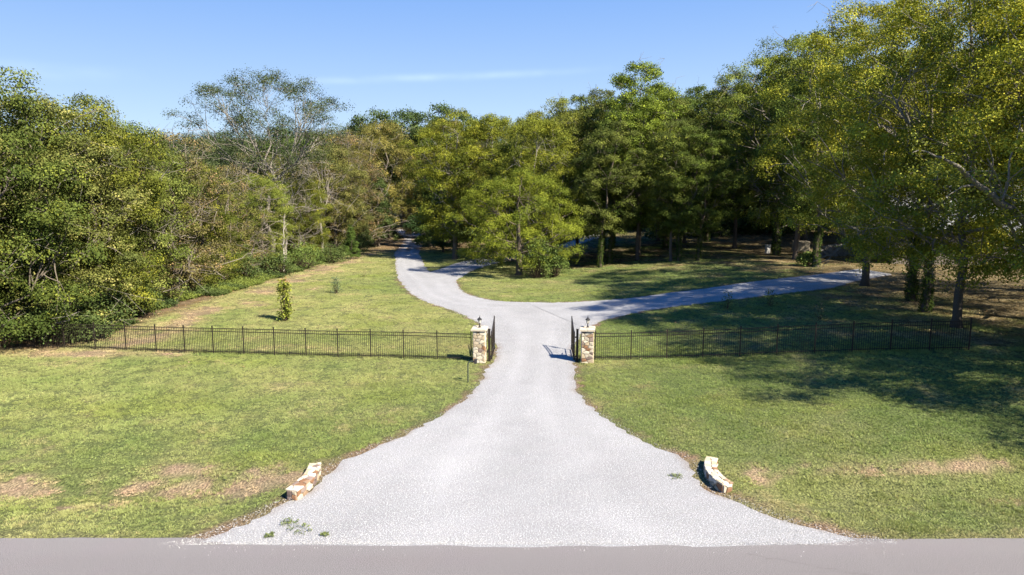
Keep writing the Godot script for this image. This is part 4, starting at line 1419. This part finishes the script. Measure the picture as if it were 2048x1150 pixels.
	tree("broad_b", "olive_tree", 1.8, 81.5, 17.6, 2.5, "leaf_yellow", "broad yellow olive tree straight behind the fork tree", "yellow olive trees behind the fork tree")
	tree("broad", "olive_tree", 5.6, 90.0, 20.0, 4.2, "", "broad olive tree right behind the fork tree, beside the tall grove", "yellow olive trees behind the fork tree")
	tree("broad_b", "olive_tree", -10.5, 113.0, 20.5, 1.4, "leaf_tan", "olive tree with brownish top above the cedars right of the drive", "yellow olive trees behind the fork tree")
	tree("broad_b", "olive_tree", -3.2, 90.5, 19.0, 3.6, "leaf_yellow", "broad olive tree beside the upper drive branch, left behind the fork tree", "yellow olive trees behind the fork tree")
	for r in [[-38.0, 186.0, 26.5, "far dark green round tree, left end of the skyline group"], [-30.0, 189.0, 27.5, "far dark green tree second from left on the skyline"], [-23.0, 192.0, 27.0, "far dark green tree third from left on the skyline"], [-16.0, 186.0, 28.2, "far dark green tree, tallest of the skyline group, right end"]]:
		tree("oak", "skyline_tree", r[0], r[1], r[2] - H(r[0], r[1]) + 4.0, r[0], "", r[3], "dark green trees on the skyline", "tree", 0.8)
	# the grove on the right
	for r in [
		["grove", 10.0, 77.2, 16.5, 0.2, "", "ivy clad slim tree, left of the ivy pair right of the fork tree"],
		["grove", 11.4, 79.3, 17.6, 1.4, "leaf_green", "ivy clad slim tree, right of the ivy pair right of the fork tree"],
		["grove_b", 15.0, 81.3, 19.5, 2.8, "leaf_bright", "slim tree with light green crown patches in the grove"],
		["grove_b", 18.0, 77.0, 16.0, 3.3, "", "left of two thin leaning trunks in the middle of the grove"],
		["grove", 18.8, 76.6, 15.0, 5.3, "leaf_green", "right of two thin leaning trunks in the middle of the grove"],
		["grove", 20.7, 75.6, 14.5, 0.6, "leaf_green", "short ivy footed tree right of the two leaning trunks"],
		["grove_b", 8.9, 92.5, 21.6, 4.6, "", "dark tall tree left end of the grove, beside the upper drive"],
		["grove", 12.6, 94.5, 22.4, 1.9, "leaf_dull", "dull olive tall tree, second from left on the grove skyline"],
		["grove_b", 15.9, 86.0, 24.0, 0.0, "leaf_bright", "tallest bright green tree of the grove, peak of its skyline"],
		["grove", 20.3, 90.0, 21.6, 2.4, "", "tall tree just right of the bright green grove peak"],
		["grove_b", 24.5, 97.0, 20.4, 5.8, "leaf_dark", "dark tall tree at the dip in the grove skyline"],
		["grove", 28.0, 98.0, 22.0, 3.5, "leaf_green", "green tall tree right of the dip in the grove skyline"],
		["grove_b", 29.4, 90.0, 23.0, 4.9, "", "tall green tree left of the pale barked trunk"],
		["big_b", 31.0, 80.0, 25.0, 0.5, "leaf_green", "thick pale barked tree with flared foot by the right drive"],
		["grove", 30.2, 67.5, 20.5, 2.0, "leaf_green", "ivy clad tree between pale barked tree and right drive"],
		["grove_b", 31.2, 75.0, 22.5, 1.1, "", "slim pale trunk just right of the thick pale barked tree"],
		["grove_b", 36.0, 86.0, 27.0, 1.9, "leaf_yellow", "very tall yellow green tree above the stone heap"],
		["grove", 14.4, 97.5, 20.0, 0.9, "leaf_dark", "dark tree deep in the grove behind the bright green peak"],
		["grove_b", 21.5, 100.5, 20.5, 3.9, "leaf_dark", "dark tree deep in the grove behind the leaning trunks"],
	]:
		tree(r[0], "grove_tree", r[1], r[2], r[3], r[4], r[5], r[6], "tall trees of the grove right of the fork tree")
	rng.seed = 61
	for r in [[6.0, 122.0], [13.0, 128.0], [24.0, 122.0], [31.0, 118.0], [38.0, 112.0], [45.0, 108.0], [42.0, 98.0], [52.0, 100.0], [50.0, 88.0], [60.0, 92.0], [58.0, 80.0], [66.0, 84.0], [18.0, 136.0], [30.0, 134.0], [42.0, 128.0], [56.0, 116.0], [-4.0, 128.0], [-9.0, 140.0], [0.0, 146.0], [10.0, 150.0]]:
		tree(["oak", "broad_b", "grove_b"][rng.randi() % 3], "background_tree", r[0], r[1], rng.randf_range(19.5, 23.0) + (3.0 if r[0] > 35.0 else 0.0), rng.randf() * TAU, ["leaf_dark", "leaf_green", ""][rng.randi() % 3], "tree in the dark wood behind the grove", "trees behind the grove", "tree", 1.15)
	# right front, along the fence
	for r in [
		["big", 28.3, 54.2, 22.5, 0.3, "leaf_fresh", "thick dark trunked tree at the lower edge of the right drive"],
		["big_b", 27.6, 46.6, 20.5, 2.2, "leaf_yellow", "ivy clad trunk second from the right drive toward the fence"],
		["big", 26.0, 42.3, 21.0, 4.0, "leaf_fresh", "ivy footed tree third from the right drive toward the fence"],
		["big_b", 24.9, 37.6, 20.5, 5.2, "leaf_fresh", "bare dark trunked tree just behind the right end of the fence"],
		["big", 26.2, 32.8, 19.5, 1.0, "leaf_fresh", "thick ivy clad trunk beyond the right fence end"],
		["big_b", 38.5, 50.0, 23.0, 0.8, "leaf_yellow", "tall yellow green tree behind the fence trees at the right edge"],
		["big", 31.8, 38.5, 19.5, 2.2, "leaf_fresh", "ivy footed tree right of the fence end, partly cut by the picture edge"],
		["big_b", 39.5, 44.5, 22.0, 3.8, "leaf_tan", "brown tinged tree at the right picture edge"],
		["big", 40.0, 73.5, 26.0, 5.0, "leaf_yellow", "tall yellow tree rising left of the house roof"],
	]:
		tree(r[0], "fence_tree", r[1], r[2], r[3], r[4], r[5], r[6], "big trees at the right along the fence and drive", "tree", 0.82 if r[2] == 42.3 else 1.0)
	# the ivy does not climb every trunk
	for called in ["fence_tree", "fence_tree_003", "fence_tree_007"]:
		get_node(called).get_node("ivy").free()
	for r in [[27.2, 24.8, 20.0, 0.5], [32.0, 28.6, 20.0, 2.5], [33.5, 23.6, 18.0, 1.4], [29.9, 22.4, 19.0, 3.6]]:
		tree("big_b", "roadside_tree", r[0], r[1], r[2], r[3], "", "tree just outside the right edge whose shadow crosses the lawn", "trees outside the right edge", "tree")
	# long pale limb reaching in from the right
	var lb := MB.new()
	var wood := Color(0.29, 0.265, 0.23)
	lb.tube([Vector3(0, 0, 0), Vector3(-1.5, 1.3, 1.05), Vector3(-2.9, 2.2, 1.9), Vector3(-3.8, 2.85, 2.2), Vector3(-4.7, 3.1, 2.65), Vector3(-5.5, 3.65, 2.85), Vector3(-6.2, 3.95, 3.2), Vector3(-7.2, 4.65, 3.5), Vector3(-8.1, 4.95, 3.9)], [0.2, 0.185, 0.165, 0.15, 0.15, 0.13, 0.12, 0.09, 0.05], 9, wood, 0.09)
	for s in [[Vector3(-4.6, 3.1, 2.6), Vector3(-4.4, 6.6, 3.0)], [Vector3(-2.9, 2.3, 1.9), Vector3(-1.2, 3.6, 3.0)], [Vector3(-8.1, 5.0, 3.9), Vector3(-9.6, 5.2, 4.2)], [Vector3(-6.0, 3.9, 3.1), Vector3(-8.2, 3.4, 4.4)]]:
		lb.tube(limb_path(s[0], s[1], 0.15, 4, 0.08), taper(0.06, 0.015, 4), 6, wood)
	var host: Node3D = get_node("fence_tree_004")
	var lc := PackedVector3Array()
	var lk := PackedColorArray()
	for k in 150:
		var t := rng.randf()
		lc.append(Vector3(-1.0, 1.0, 0.8).lerp(Vector3(-9.4, 5.4, 4.2), t) + Vector3(rng.randfn() * 0.7, rng.randfn() * 0.7 + 0.25, rng.randfn() * 0.6))
		lk.append(Color(0.10, 0.12, 0.026).lerp(Color(0.25, 0.26, 0.045), rng.randf()))
	var hl := MB.new()
	leaves(hl, lc, lk, 0.22, 0.7, 15, 0.13, 0.2)
	var l3 := put("leaf_sprays", hl.mesh(), mats["leaf"], host)
	l3.transform = host.transform.affine_inverse() * Transform3D(Basis(), V(26.1, 32.8, 3.9))
	l3.set_meta("kind", "stuff")
	var l1 := put("leaning_limb", lb.mesh(), mats["bark"], host)
	l1.transform = host.transform.affine_inverse() * Transform3D(Basis(), V(26.1, 32.8, 3.9))
	l1.set_meta("label", "long pale limb leaning in from the right edge")
	# dead drooping branch by the right drive
	rng.seed = 71
	var db := MB.new()
	var spine := [Vector3(0, 0, 0), Vector3(-1.6, 0.2, 0.9), Vector3(-3.2, -0.5, 1.6), Vector3(-4.6, -1.4, 2.0), Vector3(-5.6, -2.3, 2.2)]
	db.tube(spine, [0.08, 0.065, 0.045, 0.03, 0.012], 6, wood)
	for k in 16:
		var f: Vector3 = (spine[1 + k % 3] as Vector3).lerp(spine[2 + k % 3], rng.randf())
		var g := f + Vector3(rng.randf_range(-1.6, 0.2), rng.randf_range(-1.3, 0.3), rng.randfn() * 0.6)
		db.tube(limb_path(f, g, 0.12, 4, 0.07), taper(0.026, 0.007, 4), 4, wood)
	var host2: Node3D = get_node("fence_tree_001")
	var l2 := put("dead_branch", db.mesh(), mats["bark"], host2)
	l2.transform = host2.transform.affine_inverse() * Transform3D(Basis(), V(26.6, 47.6, 5.2))
	l2.set_meta("label", "bare drooping grey branch over the right drive")
	for k in protos:
		protos[k][0].free()

func undergrowth() -> void:
	rng.seed = 81
	# shrubs at the foot of the left wood
	var kinds := [
		[-27.6, 39.6, 2.2, 1.7, "dark shrub pushing through the fence at the far left"],
		[-25.6, 40.4, 1.5, 1.2, "low shrub behind the left end of the fence"],
		[-27.3, 44.0, 2.6, 2.0, "rounded shrub at the foot of the second tree from the left"],
		[-27.4, 48.5, 2.2, 1.8, "grey green shrub where the lawn meets the left wood"],
		[-26.9, 67.5, 2.8, 1.9, "leafy shrub in front of the thin pale trunk"],
		[-25.2, 72.3, 2.6, 1.8, "dark shrub beside the thin pale trunk at the wood edge"],
		[-24.0, 79.0, 2.8, 2.2, "bright green shrub at the wood edge, left of the small cedar"],
		[-22.8, 86.0, 2.2, 1.9, "low green shrub close to the small cedar"],
		[-22.6, 97.0, 2.6, 2.0, "green shrub between the small cedar and the far drive"],
		[2.6, 70.6, 4.0, 1.6, "tall light green vine covered bush right against the fork tree trunk"],
		[4.4, 71.2, 3.2, 1.5, "light green bush hanging right of the fork tree"],
		[29.8, 68.6, 1.4, 1.0, "low green bush at the foot of the ivy clad tree by the right drive"],
	]
	for k in kinds.size():
		var s: Array = kinds[k]
		var light := k == 6 or k >= 9
		var ca := Color(0.075, 0.115, 0.030) if light else Color(0.045, 0.070, 0.024)
		var cb := Color(0.165, 0.225, 0.060) if light else Color(0.110, 0.145, 0.045)
		leafy("shrub", s[4], "shrub", s[0], s[1], s[2], s[3], ca, cb, 190, 13, 0.16, "dome", "shrubs at the foot of the trees")
	var ps := tree_trunk(-25.0, 74.0, "thin pale bare trunk standing at the left wood edge")
	ps.set_meta("category", "tree")
	# waist high weeds along the foot of the wood
	rng.seed = 83
	var wm := MB.new()
	var cs := PackedVector3Array()
	var cl := PackedColorArray()
	for k in 7:
		cs.append(Vector3(rng.randfn() * 0.16, 0.1 + 0.42 * rng.randf(), rng.randfn() * 0.16))
		cl.append(Color(0.8, 0.8, 0.8).lerp(Color(1.2, 1.2, 1.2), rng.randf()))
	leaves(wm, cs, cl, 0.12, 0.9, 9, 0.12, 0.3)
	var where := []
	var cols := PackedColorArray()
	for k in 2600:
		var d := 40.0 + 62.0 * rng.randf()
		var e := -25.6 + 0.045 * maxf(0.0, d - 48.0) - (1.6 if d > 46.0 and d < 58.0 else 0.0) + 0.8 * noise_a.get_noise_1d(d * 6.0)
		var x := e - absf(rng.randfn()) * 1.3
		var tall := clampf(0.5 + 0.35 * (e - x), 0.4, 1.7)
		where.append(Transform3D(Basis(Vector3.UP, rng.randf() * TAU) * Basis.from_scale(Vector3(1.1, tall, 1.1)), V(x, d, -0.02)))
		var lush := clampf(0.5 + 1.5 * noise_a.get_noise_1d(d * 5.0 + 300.0), 0.0, 1.0)
		cols.append(Color(0.060, 0.090, 0.032).lerp(Color(0.165, 0.205, 0.045), lush) * rng.randf_range(0.8, 1.2))
	scatter("weeds", "waist high green weeds along the foot of the left wood", wm.mesh(), mats["leaf"], where, cols)

	# low growth far back in the wood on the right and beyond the drives
	rng.seed = 87
	var where2 := []
	var cols2 := PackedColorArray()
	for k in 1500:
		var d := 104.0 + 60.0 * rng.randf()
		var x := rng.randf_range(-12.0, 75.0)
		if d < 118.0 and x < 22.0 or in_drive(x, d, true):
			continue
		var sc := rng.randf_range(1.6, 4.2)
		where2.append(Transform3D(Basis(Vector3.UP, rng.randf() * TAU) * Basis.from_scale(Vector3(sc * 1.5, sc * 1.3, sc * 1.5)), V(x, d, -0.1)))
		cols2.append(Color(0.05, 0.075, 0.026).lerp(Color(0.10, 0.13, 0.04), rng.randf()))
	scatter("undergrowth", "dark low growth far back in the wood behind the grove", wm.mesh(), mats["leaf"], where2, cols2)

	# the wooded hill far behind
	rng.seed = 89
	var where3 := []
	var cols3 := PackedColorArray()
	var fm := MB.new()
	var fs := PackedVector3Array()
	var fl := PackedColorArray()
	var fo := PackedVector3Array()
	for k in 60:
		var dv := gauss3[rng.randi() & 4095].normalized()
		dv.y = absf(dv.y)
		fs.append(Vector3(dv.x * 0.5, 0.25 + dv.y * 0.75, dv.z * 0.5) * rng.randf_range(0.7, 1.05))
		fl.append(Color(0.75, 0.75, 0.75).lerp(Color(1.3, 1.3, 1.2), rng.randf()))
		fo.append(dv)
	leaves(fm, fs, fl, 0.07, 0.8, 20, 0.05, 0.2, fo)
	for k in 2600:
		var d := 196.0 + 270.0 * pow(rng.randf(), 0.8)
		var x := rng.randf_range(-0.95, 0.95) * d
		var sc := rng.randf_range(9.0, 15.0)
		where3.append(Transform3D(Basis(Vector3.UP, rng.randf() * TAU) * Basis.from_scale(Vector3(sc * 0.85, sc, sc * 0.85)), V(x, d, -1.0)))
		cols3.append(Color(0.040, 0.062, 0.028).lerp(Color(0.095, 0.115, 0.045), rng.randf()))
	scatter("far_woods", "wooded hill seen as one mass far behind the trees", fm.mesh(), mats["leaf"], where3, cols3)

func tree_trunk(x: float, d: float, label: String) -> Node3D:
	rng.seed = 85
	var o := thing("bare_trunk", label, "tree", V(x, d), 0.3)
	var mb := MB.new()
	var pts := limb_path(Vector3(0, -0.2, 0), Vector3(0.35, 6.4, 0.2), 0.0, 8, 0.07)
	mb.tube(pts, taper(0.13, 0.04, 8), 8, Color(0.48, 0.45, 0.39), 0.05)
	put("trunk", mb.mesh(), mats["bark"], o)
	for k in 5:
		var b := MB.new()
		var f: Vector3 = pts[4 + k % 4]
		b.tube(limb_path(f, f + Vector3(rng.randfn() * 1.2, rng.randf_range(-0.4, 0.9), rng.randfn()), 0.2, 4, 0.1), taper(0.04, 0.01, 4), 5, Color(0.45, 0.42, 0.37))
		put("branch", b.mesh(), mats["bark"], o)
	return o
